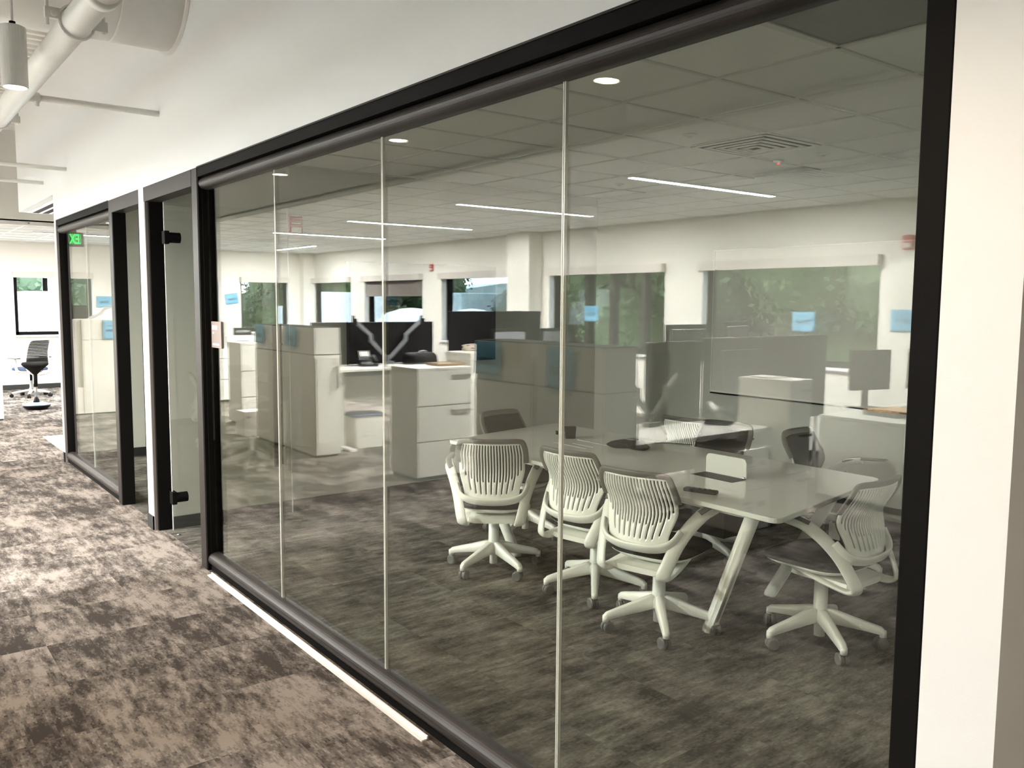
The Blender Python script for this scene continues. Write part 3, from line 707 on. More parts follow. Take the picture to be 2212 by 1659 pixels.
    for k in range(5):
        a_ = R(72*k + 18); d = Vector((math.cos(a_), math.sin(a_), 0)); q = Vector((-d.y, d.x, 0))
        rg = []
        for (r_, zc, hw, hh) in [(0.025, 0.143, 0.022, 0.034), (0.06, 0.140, 0.025, 0.033), (0.16, 0.117, 0.022, 0.025), (0.26, 0.095, 0.019, 0.019), (0.285, 0.088, 0.018, 0.018), (0.302, 0.078, 0.014, 0.012)]:
            c_ = d*r_ + Vector((0,0,zc))
            rg.append([c_+q*hw*sx+Vector((0,0,hh*sz)) for sx, sz in ((-1,-0.9),(-0.75,-1.1),(0.75,-1.1),(1,-0.9),(0.8,0.85),(0.45,1),(-0.45,1),(-0.8,0.85))])
        lg = MB().loft(rg).cyl(d*0.290+Vector((0,0,0.058)), d*0.290+Vector((0,0,0.090)), 0.017, n=12).build('leg', 'white', t, smooth=True)
        ca = MB(); tw = R(40+97*k); e = Vector((math.cos(tw), math.sin(tw), 0)); c0 = d*0.292 + Vector((-e.y, e.x, 0))*0.014
        for s_ in (-1, 1):
            ca.loft([[c0+e*(s_*w_)+(Vector((-e.y, e.x, 0))*math.cos(2*math.pi*j/18)+Vector((0,0,1))*math.sin(2*math.pi*j/18))*rr+Vector((0,0,0.0305)) for j in range(18)] for w_, rr in ((0.005, 0.028), (0.008, 0.030), (0.020, 0.030), (0.0245, 0.024), (0.025, 0.004))])
        ca.cyl(c0+e*-0.006+Vector((0,0,0.0305)), c0+e*0.006+Vector((0,0,0.0305)), 0.020, n=12).cyl(d*0.290+Vector((0,0,0.035)), d*0.290+Vector((0,0,0.062)), 0.009, n=8)
        ca.build('caster', 'caster', lg, smooth=False)
    return t
GC = 'white ribbed chairs around the conference table'
def H(deg): return R(deg-90)               # heading measured from +x
chA = ribbed_chair('white ribbed chair furthest left on the near side, turned away from the camera')
chA['group'] = GC; chA.location = (1.445, 4.20, 0); chA.rotation_euler = (0, 0, H(50))
dup(chA, (1.665, 3.51, 0), H(10), 'white ribbed chair in the middle of the near side, partly behind another')
dup(chA, (1.545, 2.91, 0), H(14), 'white ribbed chair on the near side in front of the remote control')
dup(chA, (2.045, 2.305, 0), H(90), 'white ribbed chair at the right end of the table, seen from the side')
dup(chA, (2.12, 4.73, 0), H(-82), 'ribbed chair at the far left end of the table showing its dark back pad')
dup(chA, (3.22, 4.02, 0), H(8), 'white ribbed chair on the far side with its ribbed back to the table')
dup(chA, (3.12, 2.90, 0), H(276), 'ribbed chair at the far right of the table, turned to the right')
dup(chA, (2.72, 3.62, 0), H(186), 'ribbed chair on the far side with its dark pad facing the camera')

def task_chair(label):
    t = thing('task_chair', label, 'office chair')
    def bp(u, v, off=0):
        wv = 0.215 - 0.03*v
        return (u*wv, -0.21 - 0.10*v + 0.05*u*u + off + 0.03*math.sin(math.pi*v), 0.56 + 0.42*v)
    f = [bp(-1, v) for v in (0, .3, .6, .85)] + [bp(-0.9, 0.97), bp(-0.6, 1.0), bp(0, 1.0), bp(0.6, 1.0), bp(0.9, 0.97)] + [bp(1, v) for v in (.85, .6, .3, 0)] + [bp(0.7, -0.05), bp(0, -0.07), bp(-0.7, -0.05), bp(-1, 0)]
    MB().tube(f, 0.012, 0.020, n=10, up=(1,0,0), smooth=3).build('back_frame', 'white', t, smooth=True)
    for k in range(11):
        v0 = 0.30 + k*0.062
        m_ = MB()
        for a in range(11):
            u = -0.96+1.92*a/10; m_.v += [bp(u, v0), bp(u, v0+0.047)]
        for a in range(10): m_.f.append((2*a, 2*a+2, 2*a+3, 2*a+1))
        m_.build('back_slat', 'dev', t, solid=0.008)
    m_ = MB()
    for a in range(11):
        for b in range(5): m_.v.append(bp(-0.96+1.92*a/10, 0.29*b/4))
    for a in range(10):
        for b in range(4): i = a*5+b; m_.f.append((i, i+5, i+6, i+1))
    m_.build('lumbar_panel', 'dev', t, smooth=True, solid=0.01)
    def sr(sc, z):
        return [(0.24*sc*math.copysign(abs(math.cos(a))**0.6, math.cos(a)), 0.02+0.235*sc*math.copysign(abs(math.sin(a))**0.6, math.sin(a)), z) for a in [2*math.pi*k/28 for k in range(28)]]
    MB().loft([sr(0.4, 0.455), sr(0.97, 0.455), sr(1, 0.47), sr(0.98, 0.495), sr(0.85, 0.507), sr(0.1, 0.502)]).build('seat', 'navy', t, smooth=True)
    MB().loft([sr(0.5, 0.41), sr(0.98, 0.435), sr(1.02, 0.452)]).build('seat_pan', 'white', t, smooth=True)
    MB().tube([(-0.235,-0.20,0.56), (-0.20,-0.24,0.45), (-0.10,-0.22,0.395), (0,-0.20,0.385), (0.10,-0.22,0.395), (0.20,-0.24,0.45), (0.235,-0.20,0.56)], 0.014, 0.026, n=10, smooth=4).build('yoke', 'white', t, smooth=True)
    for s_ in (-1, 1):
        a = MB().tube([(s_*0.20,-0.02,0.44), (s_*0.27,-0.03,0.46), (s_*0.285,-0.02,0.55), (s_*0.285,0.0,0.655)], 0.014, 0.024, n=10, smooth=4).build('arm', 'white', t, smooth=True)
        MB().tube([(s_*0.285,-0.10,0.668), (s_*0.288,0.0,0.670), (s_*0.283,0.14,0.668)], 0.042, 0.012, n=12, smooth=4).build('arm_pad', 'grey_rub', a, smooth=True)
    MB().cyl((0,0,0.26), (0,0,0.42), 0.020).build('gas_lift', 'black', t, smooth=True)
    MB().lathe([(0.03, 0.07), (0.045, 0.09), (0.045, 0.13), (0.030, 0.16), (0.028, 0.28)], n=18).build('column', 'silver', t, smooth=True)
    for k in range(5):
        a_ = R(72*k+10); d = Vector((math.cos(a_), math.sin(a_), 0))
        lg = MB().tube([d*0.02+Vector((0,0,0.115)), d*0.30+Vector((0,0,0.075))], 0.026, 0.020, n=8, taper=(1.1, 0.7)).build('leg', 'white', t, smooth=True)
        c0 = d*0.305; e = Vector((-d.y, d.x, 0))
        ca = MB()
        for s_ in (-1, 1): ca.cyl(c0+e*(s_*0.006)+Vector((0,0,0.03)), c0+e*(s_*0.026)+Vector((0,0,0.03)), 0.030, n=16)
        ca.cyl(c0+e*-0.01+Vector((0,0,0.035)), c0+e*0.01+Vector((0,0,0.035)), 0.02, n=10).cyl(c0+Vector((0,0,0.03)), c0+Vector((0,0,0.075)), 0.008, n=8)
        ca.build('caster', 'dev', lg)
    MB().tube([(0.10,0.05,0.43), (0.24,0.10,0.42), (0.33,0.13,0.46)], 0.006, n=6, smooth=3).build('lever', 'dev', t)
    return t
tc1 = task_chair('task chair with striped back and navy seat by the far window')
tc1.location = (0.72, 16.55, 0); tc1.rotation_euler = (0, 0, H(118))
# wobble stool
ws = thing('wobble_stool', 'black wobble stool with saddle seat and domed base at the corridor end', 'stool', (0.50, 14.62, 0))
MB().lathe([(0.02, 0.0), (0.14, 0.004), (0.175, 0.03), (0.19, 0.062), (0.185, 0.066)], n=32).build('rocker_base', 'dev', ws, smooth=True)
MB().lathe([(0.196, 0.064), (0.196, 0.070), (0.13, 0.092), (0.05, 0.105), (0.04, 0.11)], n=32).build('base_cover', 'stoolbase', ws, smooth=True)
MB().lathe([(0.048, 0.105), (0.040, 0.125), (0.028, 0.17), (0.022, 0.172)], n=20).build('boot', 'dev', ws, smooth=True)
MB().cyl((0,0,0.17), (0,0,0.36), 0.022, n=16).build('lower_pole', 'silver', ws, smooth=True)
MB().cyl((0,0,0.34), (0,0,0.56), 0.027, n=16).build('upper_pole', 'dev', ws, smooth=True)
rg = []
for z_, s_ in [(0.53, 0.18), (0.58, 0.45), (0.63, 0.80), (0.655, 0.97), (0.672, 1.0), (0.70, 0.90), (0.715, 0.55), (0.718, 0.05)]:
    rg.append([(0.185*s_*math.cos(a), 0.165*s_*math.sin(a), z_ + 0.018*s_*s_*math.cos(2*a)) for a in [2*math.pi*k/28 for k in range(28)]])
MB().loft(rg).build('saddle_seat', 'fabric', ws, smooth=True)
MB().tube([(0.06, -0.05, 0.56), (0.10, -0.07, 0.60)], 0.005, n=6).build('lever', 'dev', ws)

# ================================================================== OPEN OFFICE FURNITURE (seen mirrored in the glass)
def pull_h(y, x0, x1, z, parent):
    """horizontal bar pull on a face looking to -y"""
    return MB().box(x0, x1, y-0.032, y-0.020, z-0.009, z+0.009).box(x0, x0+0.012, y-0.024, y, z-0.006, z+0.006).box(x1-0.012, x1, y-0.024, y, z-0.006, z+0.006).build('pull', 'midgrey', parent)
def pull_v(y, x, z0, z1, parent):
    return MB().box(x-0.009, x+0.009, y-0.032, y-0.020, z0, z1).box(x-0.006, x+0.006, y-0.024, y, z0, z0+0.012).box(x-0.006, x+0.006, y-0.024, y, z1-0.012, z1).build('pull', 'midgrey', parent)
def tower(x0, x1, y0, y1, label, h=1.38, seam=1.09, face=-1):
    """storage tower: x0 is the corridor side"""
    t = thing('storage_tower', label, 'cabinet', ((x0+x1)/2, (y0+y1)/2, 0), 0, 'white storage towers at the desk ends')
    hx, hy = abs(x1-x0)/2, (y1-y0)/2
    MB().box(-hx, hx, -hy, hy, 0.02, seam).build('body', 'lam', t, bevel=0.003)
    MB().box(-hx+0.004, hx-0.004, -hy+0.004, hy-0.004, seam+0.009, h).build('upper_bin', 'lam', t, bevel=0.003)
    MB().box(-hx+0.006, hx-0.006, -hy+0.006, hy-0.006, seam-0.002, seam+0.011).build('shadow_gap', 'base', t)
    MB().box(-hx+0.02, hx-0.02, -hy+0.02, hy-0.02, 0, 0.02).build('plinth', 'base', t)
    MB().box(-hx+0.004, hx-0.004, -hy+0.004, hy-0.004, h, h+0.004).build('top_cap', 'screen_fab', t)
    yf = -hy
    d = MB().box(-hx+0.008, hx-0.008, yf-0.016, yf, 0.03, seam-0.03).build('door', 'lam', t, bevel=0.002)
    pull_v(yf-0.016, -hx+0.05, 0.74, 0.97, d)
    MB().cyl((-hx+0.05, yf-0.016, 1.015), (-hx+0.05, yf-0.024, 1.015), 0.008, n=10).build('lock', 'silver', d)
    return t
def file_cabinet(x0, x1, y0, y1, h, n, label):
    t = thing('file_cabinet', label, 'cabinet', ((x0+x1)/2, (y0+y1)/2, 0), 0, 'white drawer cabinets in the open office')
    hx, hy = abs(x1-x0)/2, (y1-y0)/2
    MB().box(-hx, hx, -hy, hy, 0.03, h-0.025).build('body', 'lam', t, bevel=0.002)
    MB().box(-hx-0.003, hx+0.003, -hy-0.02, hy, h-0.025, h).build('top', 'lam_top', t, bevel=0.003)
    MB().box(-hx+0.02, hx-0.02, -hy+0.02, hy-0.02, 0, 0.03).build('plinth', 'base', t)
    dh = (h-0.055)/n
    MB().box(-hx+0.004, hx-0.004, -hy-0.004, -hy, 0.032, h-0.026).build('joint_backing', 'base', t)
    for k in range(n):
        d = MB().box(-hx+0.002, hx-0.002, -hy-0.018, -hy, 0.032+k*dh+0.004, 0.032+(k+1)*dh-0.004).build('drawer', 'lam', t, bevel=0.002)
        pull_h(-hy-0.018, -hx+0.02, -hx+0.02+min(0.2, hx), 0.032+(k+1)*dh-0.055, d)
        if k == n-1: MB().cyl((hx-0.06, -hy-0.018, h-0.10), (hx-0.06, -hy-0.026, h-0.10), 0.010, n=10).build('lock', 'silver', d)
    return t
def desk(x0, x1, y0, y1, z, label):
    t = thing('sit_stand_desk', label, 'desk', ((x0+x1)/2, (y0+y1)/2, 0), 0, 'white desks in the open office')
    hx, hy = abs(x1-x0)/2, (y1-y0)/2
    MB().box(-hx, hx, -hy, hy, z-0.028, z).build('desk_top', 'lam_top', t, bevel=0.004)
    MB().box(-hx+0.12, hx-0.12, 0.0, 0.06, z-0.11, z-0.028).build('cross_beam', 'mon', t)
    for s_ in (-1, 1):
        lg = MB().box(s_*(hx-0.16)-0.035, s_*(hx-0.16)+0.035, -0.03, 0.05, 0.03, z-0.028).build('leg', 'wmetal', t)
        MB().box(s_*(hx-0.16)-0.035, s_*(hx-0.16)+0.035, -hy+0.05, hy-0.03, 0, 0.03).build('foot', 'wmetal', lg, bevel=0.004)
    MB().box(-hx+0.05, hx-0.05, hy-0.03, hy-0.012, z-0.42, z-0.03).build('modesty_panel', 'lam', t)
    return t
def screen(x0, x1, y, z0, z1, label):
    t = thing('desk_screen', label, 'partition screen', ((x0+x1)/2, y, 0), 0, 'dark fabric desk screens')
    hx = abs(x1-x0)/2
    MB().box(-hx, hx, -0.014, 0.014, z0, z1).build('panel', 'screen_fab', t, bevel=0.004)
    MB().box(-hx, hx, -0.016, 0.016, z1, z1+0.006).build('edge_trim', 'mon', t)
    MB().box(-hx+0.1, -hx+0.14, -0.012, 0.012, 0, z0).box(hx-0.14, hx-0.10, -0.012, 0.012, 0, z0).build('foot_post', 'wmetal', t)
    return t
def monitor(x, y, z, wd, hg, rz, label, stand_h=None, base_z=None):
    t = thing('monitor', label, 'monitor', (x, y, base_z if base_z is not None else z), rz, 'computer monitors in the open office')
    dz = 0 if base_z is None else z-base_z
    MB().box(-wd/2, wd/2, -0.02, 0.02, dz, dz+hg).build('panel', 'dev', t, bevel=0.006)
    MB().box(-wd/2+0.03, wd/2-0.03, 0.02, 0.034, dz+0.04, dz+hg-0.04).build('back_shell', 'mon', t, bevel=0.006)
    if base_z is not None:
        MB().box(-0.03, 0.03, 0.034, 0.06, 0.012, dz+hg*0.5).build('stand', 'dev', t)
        MB().box(-0.12, 0.12, -0.06, 0.12, 0, 0.012).build('stand_base', 'dev', t, bevel=0.004)
    return t
def monitor_arm(x, y, z, label, spread=0.42, rise=0.46, m='mon'):
    t = thing('display_stand', label, 'monitor arm', (x, y, z), 0, 'empty monitor arms')
    MB().box(-0.06, 0.06, -0.04, 0.04, 0, 0.03).cyl((0,0,0.03), (0,0,0.10), 0.02).build('clamp_base', m, t, bevel=0.003)
    for s_ in (-1, 1):
        l = MB().tube([(s_*0.02,0,0.07), (s_*spread*0.52,0.0,0.07+rise*0.42)], 0.020, 0.026, n=8).build('lower_arm', m, t, smooth=False)
        u = MB().cyl((s_*spread*0.52,0,0.05+rise*0.42), (s_*spread*0.52,0,0.15+rise*0.42), 0.026, n=12).tube([(s_*spread*0.52,0,0.13+rise*0.42), (s_*spread,0.0,rise+0.02)], 0.020, 0.026, n=8).build('upper_arm', m, l)
        MB().box(s_*spread-0.022, s_*spread+0.022, -0.05, 0.0, rise-0.03, rise+0.04).cyl((s_*spread,0,rise+0.04), (s_*spread,0,rise+0.075), 0.016, n=10).build('mount_head', 'dev', u)
    return t
def desk_phone(x, y, z, rz, label):
    t = thing('desk_phone', label, 'telephone', (x, y, z), rz, 'black desk telephones')
    MB().loft([[(-0.10,-0.09,0),(0.10,-0.09,0),(0.10,0.10,0),(-0.10,0.10,0)], [(-0.10,-0.09,0.025),(0.10,-0.09,0.025),(0.10,0.08,0.10),(-0.10,0.08,0.10)]]).build('body', 'dev', t, bevel=0.004)
    s_ = MB().loft([[(-0.035,0.02,0.10),(0.095,0.02,0.10),(0.095,0.075,0.175),(-0.035,0.075,0.175)], [(-0.035,0.035,0.095),(0.095,0.035,0.095),(0.095,0.09,0.17),(-0.035,0.09,0.17)]]).build('display_hood', 'mon', t)
    MB().loft([[(-0.02,0.028,0.115),(0.08,0.028,0.115),(0.08,0.064,0.163),(-0.02,0.064,0.163)], [(-0.02,0.030,0.114),(0.08,0.030,0.114),(0.08,0.066,0.162),(-0.02,0.066,0.162)]]).build('display', 'pwhite', s_)
    MB().tube([(-0.075,-0.08,0.05), (-0.075,-0.05,0.07), (-0.075,0.04,0.11), (-0.075,0.075,0.115)], 0.022, 0.016, n=8, smooth=3).build('handset', 'dev', t, smooth=True)
    return t
def blue_paper(loc, rot, txt, label, wd=0.279, hg=0.216, bend=False, tsize=0.07):
    t = thing('notice_sheet', label, 'paper notice', loc, 0, 'blue paper desk notices')
    t.rotation_euler = rot
    m_ = MB(); n = 8
    for a in range(n+1):
        for b in range(n+1):
            u = -wd/2+wd*a/n; v = -hg/2+hg*b/n
            z_ = 0.004 + (0.012*((b/n-1)**2)*(0.4+0.6*a/n) if bend else 0.0)
            m_.v.append((u, v, z_))
    for a in range(n):
        for b in range(n): i = a*(n+1)+b; m_.f.append((i, i+n+1, i+n+2, i+1))
    m_.build('sheet', 'blue', t, smooth=True, solid=0.0008)
    if not bend:
        text_mesh(txt, tsize, 'number_text', 'ink', t, (0.0, -0.008, 0.0055), (0, 0, 0), 0.001)
        MB().box(-0.05, 0.05, 0.062, 0.066, 0.0048, 0.0056).build('print_line', 'ink', t)
    else:
        text_mesh(txt, tsize, 'number_text', 'ink', t, (0.0, -0.02, 0.0185), (R(4), 0, 0), 0.001)
    return t
FX = (R(90), 0, R(90))      # lying on a wall looking to +x
FY = (R(90), 0, 0)          # looking to -y

# --- row by the second window (towers with papers)
tower(V(2.16), V(2.455), 8.36, 9.17, 'white storage tower at the desk end with upright pulls, next to the empty monitor arms')
tower(V(2.16), V(2.455), 9.21, 10.02, 'white storage tower standing behind the one with upright pulls')
desk(V(2.50), V(4.14), 8.42, 9.15, 0.92, 'raised white desk with phone and empty monitor arms')
screen(V(2.50), V(4.14), 9.19, 0.60, 1.41, 'dark desk screen behind the empty monitor arms')
screen(V(4.38), V(5.90), 9.19, 0.60, 1.54, 'taller dark desk screen against the third window')
monitor_arm(V(3.43), 9.05, 0.92, 'dual black monitor arm without monitors on the raised desk', 0.46, 0.50)
desk_phone(V(3.02), 8.80, 0.92, R(12), 'black desk phone with pale display on the raised desk')
bag = thing('black_bag', 'black laptop bag lying on the raised desk', 'bag', (V(3.72), 8.80, 0.92), R(-8))
MB().loft([[(x_*s_, y_*s_, z_) for x_, y_ in rounded_poly([(-0.19,-0.13),(0.19,-0.13),(0.19,0.13),(-0.19,0.13)], 0.05, 4)] for z_, s_ in ((0, 0.96), (0.02, 1.0), (0.10, 0.95), (0.135, 0.80), (0.14, 0.3))]).build('case', 'dev', bag, smooth=True)
MB().tube([(-0.06,-0.05,0.132), (-0.04,-0.05,0.155), (0.04,-0.05,0.155), (0.06,-0.05,0.132)], 0.008, n=8, smooth=3).build('handle', 'silver', bag, smooth=True)
file_cabinet(V(2.40), V(3.00), 6.71, 7.19, 1.05, 3, 'white three-drawer cabinet left of the table with bar pulls')
tr_ = thing('paper_tray', 'flat tan tray on top of the three-drawer cabinet', 'tray', (V(2.90), 6.98, 1.05), R(4))
MB().box(-0.16, 0.16, -0.11, 0.11, 0, 0.008).box(-0.16, 0.16, -0.11, -0.10, 0, 0.025).box(-0.16, 0.16, 0.10, 0.11, 0, 0.025).box(-0.16, -0.15, -0.11, 0.11, 0, 0.025).box(0.15, 0.16, -0.11, 0.11, 0, 0.025).build('tray_body', 'tan', tr_)
MB().box(-0.13, 0.12, -0.08, 0.08, 0.0085, 0.013).build('cards', 'pwhite', tr_)
file_cabinet(V(4.20), V(4.52), 8.44, 8.98, 1.05, 3, 'narrow white drawer cabinet carrying a coil of cable')
cb = MB()
for k in range(7):
    a0 = k*0.9; cb.tube([(0.085*math.cos(a)*(1+0.12*math.sin(3*a+k)), 0.075*math.sin(a), 0.012+0.010*k+0.02*math.sin(a+a0)**2) for a in [2*math.pi*j/20 for j in range(21)]], 0.006, n=6)
tag(cb.build('cable_coil', 'cable', loc=(V(4.36), 8.68, 1.052), smooth=True), 'loose coil of beige cable on the narrow drawer cabinet', 'cable')
blue_paper((V(2.145), 9.83, 1.275), FX, '35031', 'blue notice hanging on the rear storage tower', bend=True)
blue_paper((V(2.145), 8.92, 1.275), FX, '35030', 'blue notice hanging on the front storage tower, next to the corner', bend=True)
desk(V(4.56), V(6.2), 8.42, 9.15, 0.74, 'white desk below the taller dark screen')
monitor(V(5.15), 8.92, 0.98, 0.56, 0.34, R(180), 'grey-backed monitor in front of the taller dark screen', base_z=0.74)
monitor(V(5.86), 8.90, 0.98, 0.56, 0.34, R(160), 'grey-backed monitor angled in front of the fourth window', base_z=0.74)
sb = thing('storage_bin', 'blue-grey bin under the raised desk', 'bin', (V(2.95), 8.78, 0))
MB().loft([[(x_*s_, y_*s_, z_) for x_, y_ in rounded_poly([(-0.2,-0.16),(0.2,-0.16),(0.2,0.16),(-0.2,0.16)], 0.03, 3)] for z_, s_ in ((0, 0.85), (0.36, 1.0))]).build('tub', 'lam', sb)
MB().box(-0.21, 0.21, -0.17, 0.17, 0.36, 0.385).build('lid', 'bluebin', sb, bevel=0.005)
# --- rows further away
file_cabinet(V(2.38), V(2.98), 11.13, 11.60, 1.10, 3, 'white three-drawer cabinet behind the storage towers')
t_ = thing('white_carton', 'small white carton on the floor behind the storage towers', 'box', (V(2.20), 10.35, 0))
MB().box(-0.12, 0.12, -0.15, 0.15, 0, 0.30).build('box_body', 'carton', t_); MB().box(0.05, 0.10, -0.1505, -0.150, 0.22, 0.25).build('print', 'lilac', t_)
file_cabinet(V(2.90), V(3.55), 13.94, 14.42, 1.08, 3, 'white drawer cabinet furthest away behind the door post')
monitor(V(3.50), 14.10, 1.09, 0.30, 0.12, R(180), 'small grey panel on the furthest drawer cabinet')
blue_paper((V(4.715), YE-0.012, 1.70), (R(90), R(9), 0), '35040', 'tilted blue notice on the far wall between two windows')
# bank at the corridor end
bk = thing('storage_bank', 'long white storage bank closing the far end of the corridor', 'cabinet', (-0.85, 13.75, 0))
MB().box(-0.78, 0.02, -0.28, 0.28, 0.02, 1.08).build('body', 'lam', bk, bevel=0.003)
MB().box(-0.776, 0.016, -0.276, 0.276, 1.084, 1.375).build('upper_bin', 'lam', bk, bevel=0.003)
MB().box(0.10, 0.78, -0.28, 0.28, 0.02, 1.075).build('side_body', 'lam', bk, bevel=0.003)
MB().box(0.10, 0.79, -0.29, 0.29, 1.075, 1.10).build('side_top', 'lam_top', bk, bevel=0.003)
MB().box(-0.77, 0.77, -0.26, 0.26, 0, 0.02).build('plinth', 'base', bk)
MB().box(0.02, 0.10, -0.20, 0.28, 0.40, 1.37).build('recess_panel', 'bulk', bk)
MB().box(0.02, 0.10, -0.27, 0.28, 0.02, 0.40).build('recess_base', 'lam', bk)
blue_paper((V(1.32), 13.462, 1.22), FY, '35044', 'blue notice on the storage bank at the corridor end', wd=0.216, hg=0.279, tsize=0.05)
blue_paper((V(2.23), YE-0.012, 1.62), FY, '35046', 'blue notice on the far wall right of a window')
monitor(V(0.92), 13.75, 1.379, 0.30, 0.20, 0, 'small grey monitor on top of the storage bank')
ma = thing('display_stand', 'bent grey monitor arm above the storage bank', 'monitor arm', (V(1.12), 13.85, 1.379))
MB().tube([(0,0,0.0), (-0.06,0,0.03), (-0.16,0,0.08), (-0.22,0,0.15), (-0.34,0,0.18)], 0.022, n=8, smooth=4).build('arm_tube', 'silver', ma, smooth=True)
MB().box(-0.05, 0.05, -0.05, 0.05, 0, 0.012).build('arm_base', 'silver', ma)

# --- row beside the camera (seen faintly at the right)
tower(V(2.00), V(2.30), 3.83, 4.50, 'white storage tower behind the table reflection, its end door facing the camera')
tower(V(2.00), V(2.30), 4.54, 5.21, 'white storage tower with a big blue notice behind the near one')
blue_paper((V(1.985), 5.03, 1.255), FX, '35028B', 'large blue notice with black number on the near row tower', wd=0.30, hg=0.24, bend=True, tsize=0.062)
blue_paper((V(1.985), 4.22, 1.235), FX, '35027', 'faded blue notice on the tower nearest the camera', wd=0.26, hg=0.27, bend=True)
desk(V(2.34), V(3.84), 3.90, 4.60, 0.73, 'white desk with a phone between storage tower and narrow cabinet')
screen(V(3.25), V(3.90), 4.66, 0.60, 1.35, 'short dark screen at the desk with the phone')
screen(V(3.94), V(5.72), 4.66, 0.60, 1.37, 'wide dark screen below the large window')
monitor_arm(V(3.10), 4.45, 0.73, 'pale dual monitor arm on the desk with the phone', 0.30, 0.36, 'midgrey')
desk_phone(V(3.66), 4.25, 0.73, R(-20), 'black desk phone on the near white desk')
file_cabinet(V(3.87), V(4.14), 3.78, 4.24, 1.09, 3, 'narrow white cabinet with papers on top under the large window')
tag(MB().box(-0.10, 0.08, -0.10, 0.10, 0, 0.006).box(-0.06, 0.10, -0.08, 0.11, 0.006, 0.011).build('paper_pile', 'pwhite', loc=(V(4.0), 4.05, 1.09)), 'loose pile of papers on the narrow white cabinet', 'papers')
desk(V(4.83), V(6.25), 3.38, 4.13, 0.73, 'white desk with side panel and wooden tray at the right')
MB_ = thing('end_panel', 'white side panel under the desk at the right', 'panel', (V(4.83), 3.755, 0))
MB().box(-0.02, 0.0, -0.37, 0.37, 0.0, 0.70).build('panel', 'lam', MB_)
MB().box(-0.03, 0.01, -0.37, 0.37, 0.0, 0.05).build('kick_plate', 'base', MB_)
wt = thing('wooden_tray', 'orange-brown wooden tray on the desk at the right', 'tray', (V(5.30), 3.72, 0.73), R(6))
MB().box(-0.20, 0.20, -0.16, 0.16, 0, 0.03).build('tray_base', 'mon', wt); MB().box(-0.20, 0.20, -0.16, 0.16, 0.03, 0.05).build('tray_board', 'wood', wt, bevel=0.003)
monitor(V(4.27), 4.52, 0.95, 0.54, 0.33, 0, 'black monitor left of the blue window notice', base_z=0.62)
monitor(V(5.55), 4.10, 0.90, 0.46, 0.36, R(15), 'black monitor on the right desk, left of a pair', base_z=0.73)
monitor(V(5.95), 3.85, 0.92, 0.46, 0.36, R(-5), 'black monitor on the right desk, right of a pair', base_z=0.73)
monitor(V(4.10), 5.00, 1.15, 0.50, 0.33, R(180), 'grey monitor top showing behind the wide dark screen, left', base_z=0.73)
monitor(V(4.85), 5.05, 1.17, 0.48, 0.33, R(168), 'grey monitor top showing behind the wide dark screen, right', base_z=0.73)
desk(V(3.60), V(5.72), 4.72, 5.42, 0.73, 'white desk on the window side of the wide dark screen')
for k, (lab) in enumerate(['lower white carton with printed labels under the near desk', 'upper white carton with printed labels under the near desk']):
    c_ = thing('white_carton', lab, 'box', (V(3.53), 4.02, 0.305*k), R(-2 if k else 2), 'stacked white cartons')
    MB().box(-0.175, 0.175, -0.22, 0.22, 0, 0.30).build('box_body', 'carton', c_, bevel=0.004)
    MB().box(-0.177, 0.177, -0.222, 0.222, 0.255, 0.302).build('box_lid', 'carton', c_, bevel=0.003)
    for q_ in [(-0.12, -0.03, 0.17, 0.21), (0.03, 0.11, 0.15, 0.158), (0.03, 0.11, 0.17, 0.178), (0.05, 0.13, 0.20, 0.22)]:
        B(q_[0], q_[1], -0.2235, -0.2225, q_[2], q_[3]).build('printed_label', 'lilac', c_)
# notices on the office windows / wall
blue_paper((XS+0.012, 8.78, 1.515), FX, '35015', 'blue notice reading 35015 stuck on the window with mullions')
blue_paper((XS+0.012, 5.42, 1.475), FX, '35017', 'blue notice reading 35017 in the large window')
blue_paper((XS+0.010, 4.30, 1.51), FX, '35019', 'teal-blue notice on the wall at the right edge')
for o_ in [(8.78, 1.515), (5.42, 1.475)]:
    pass

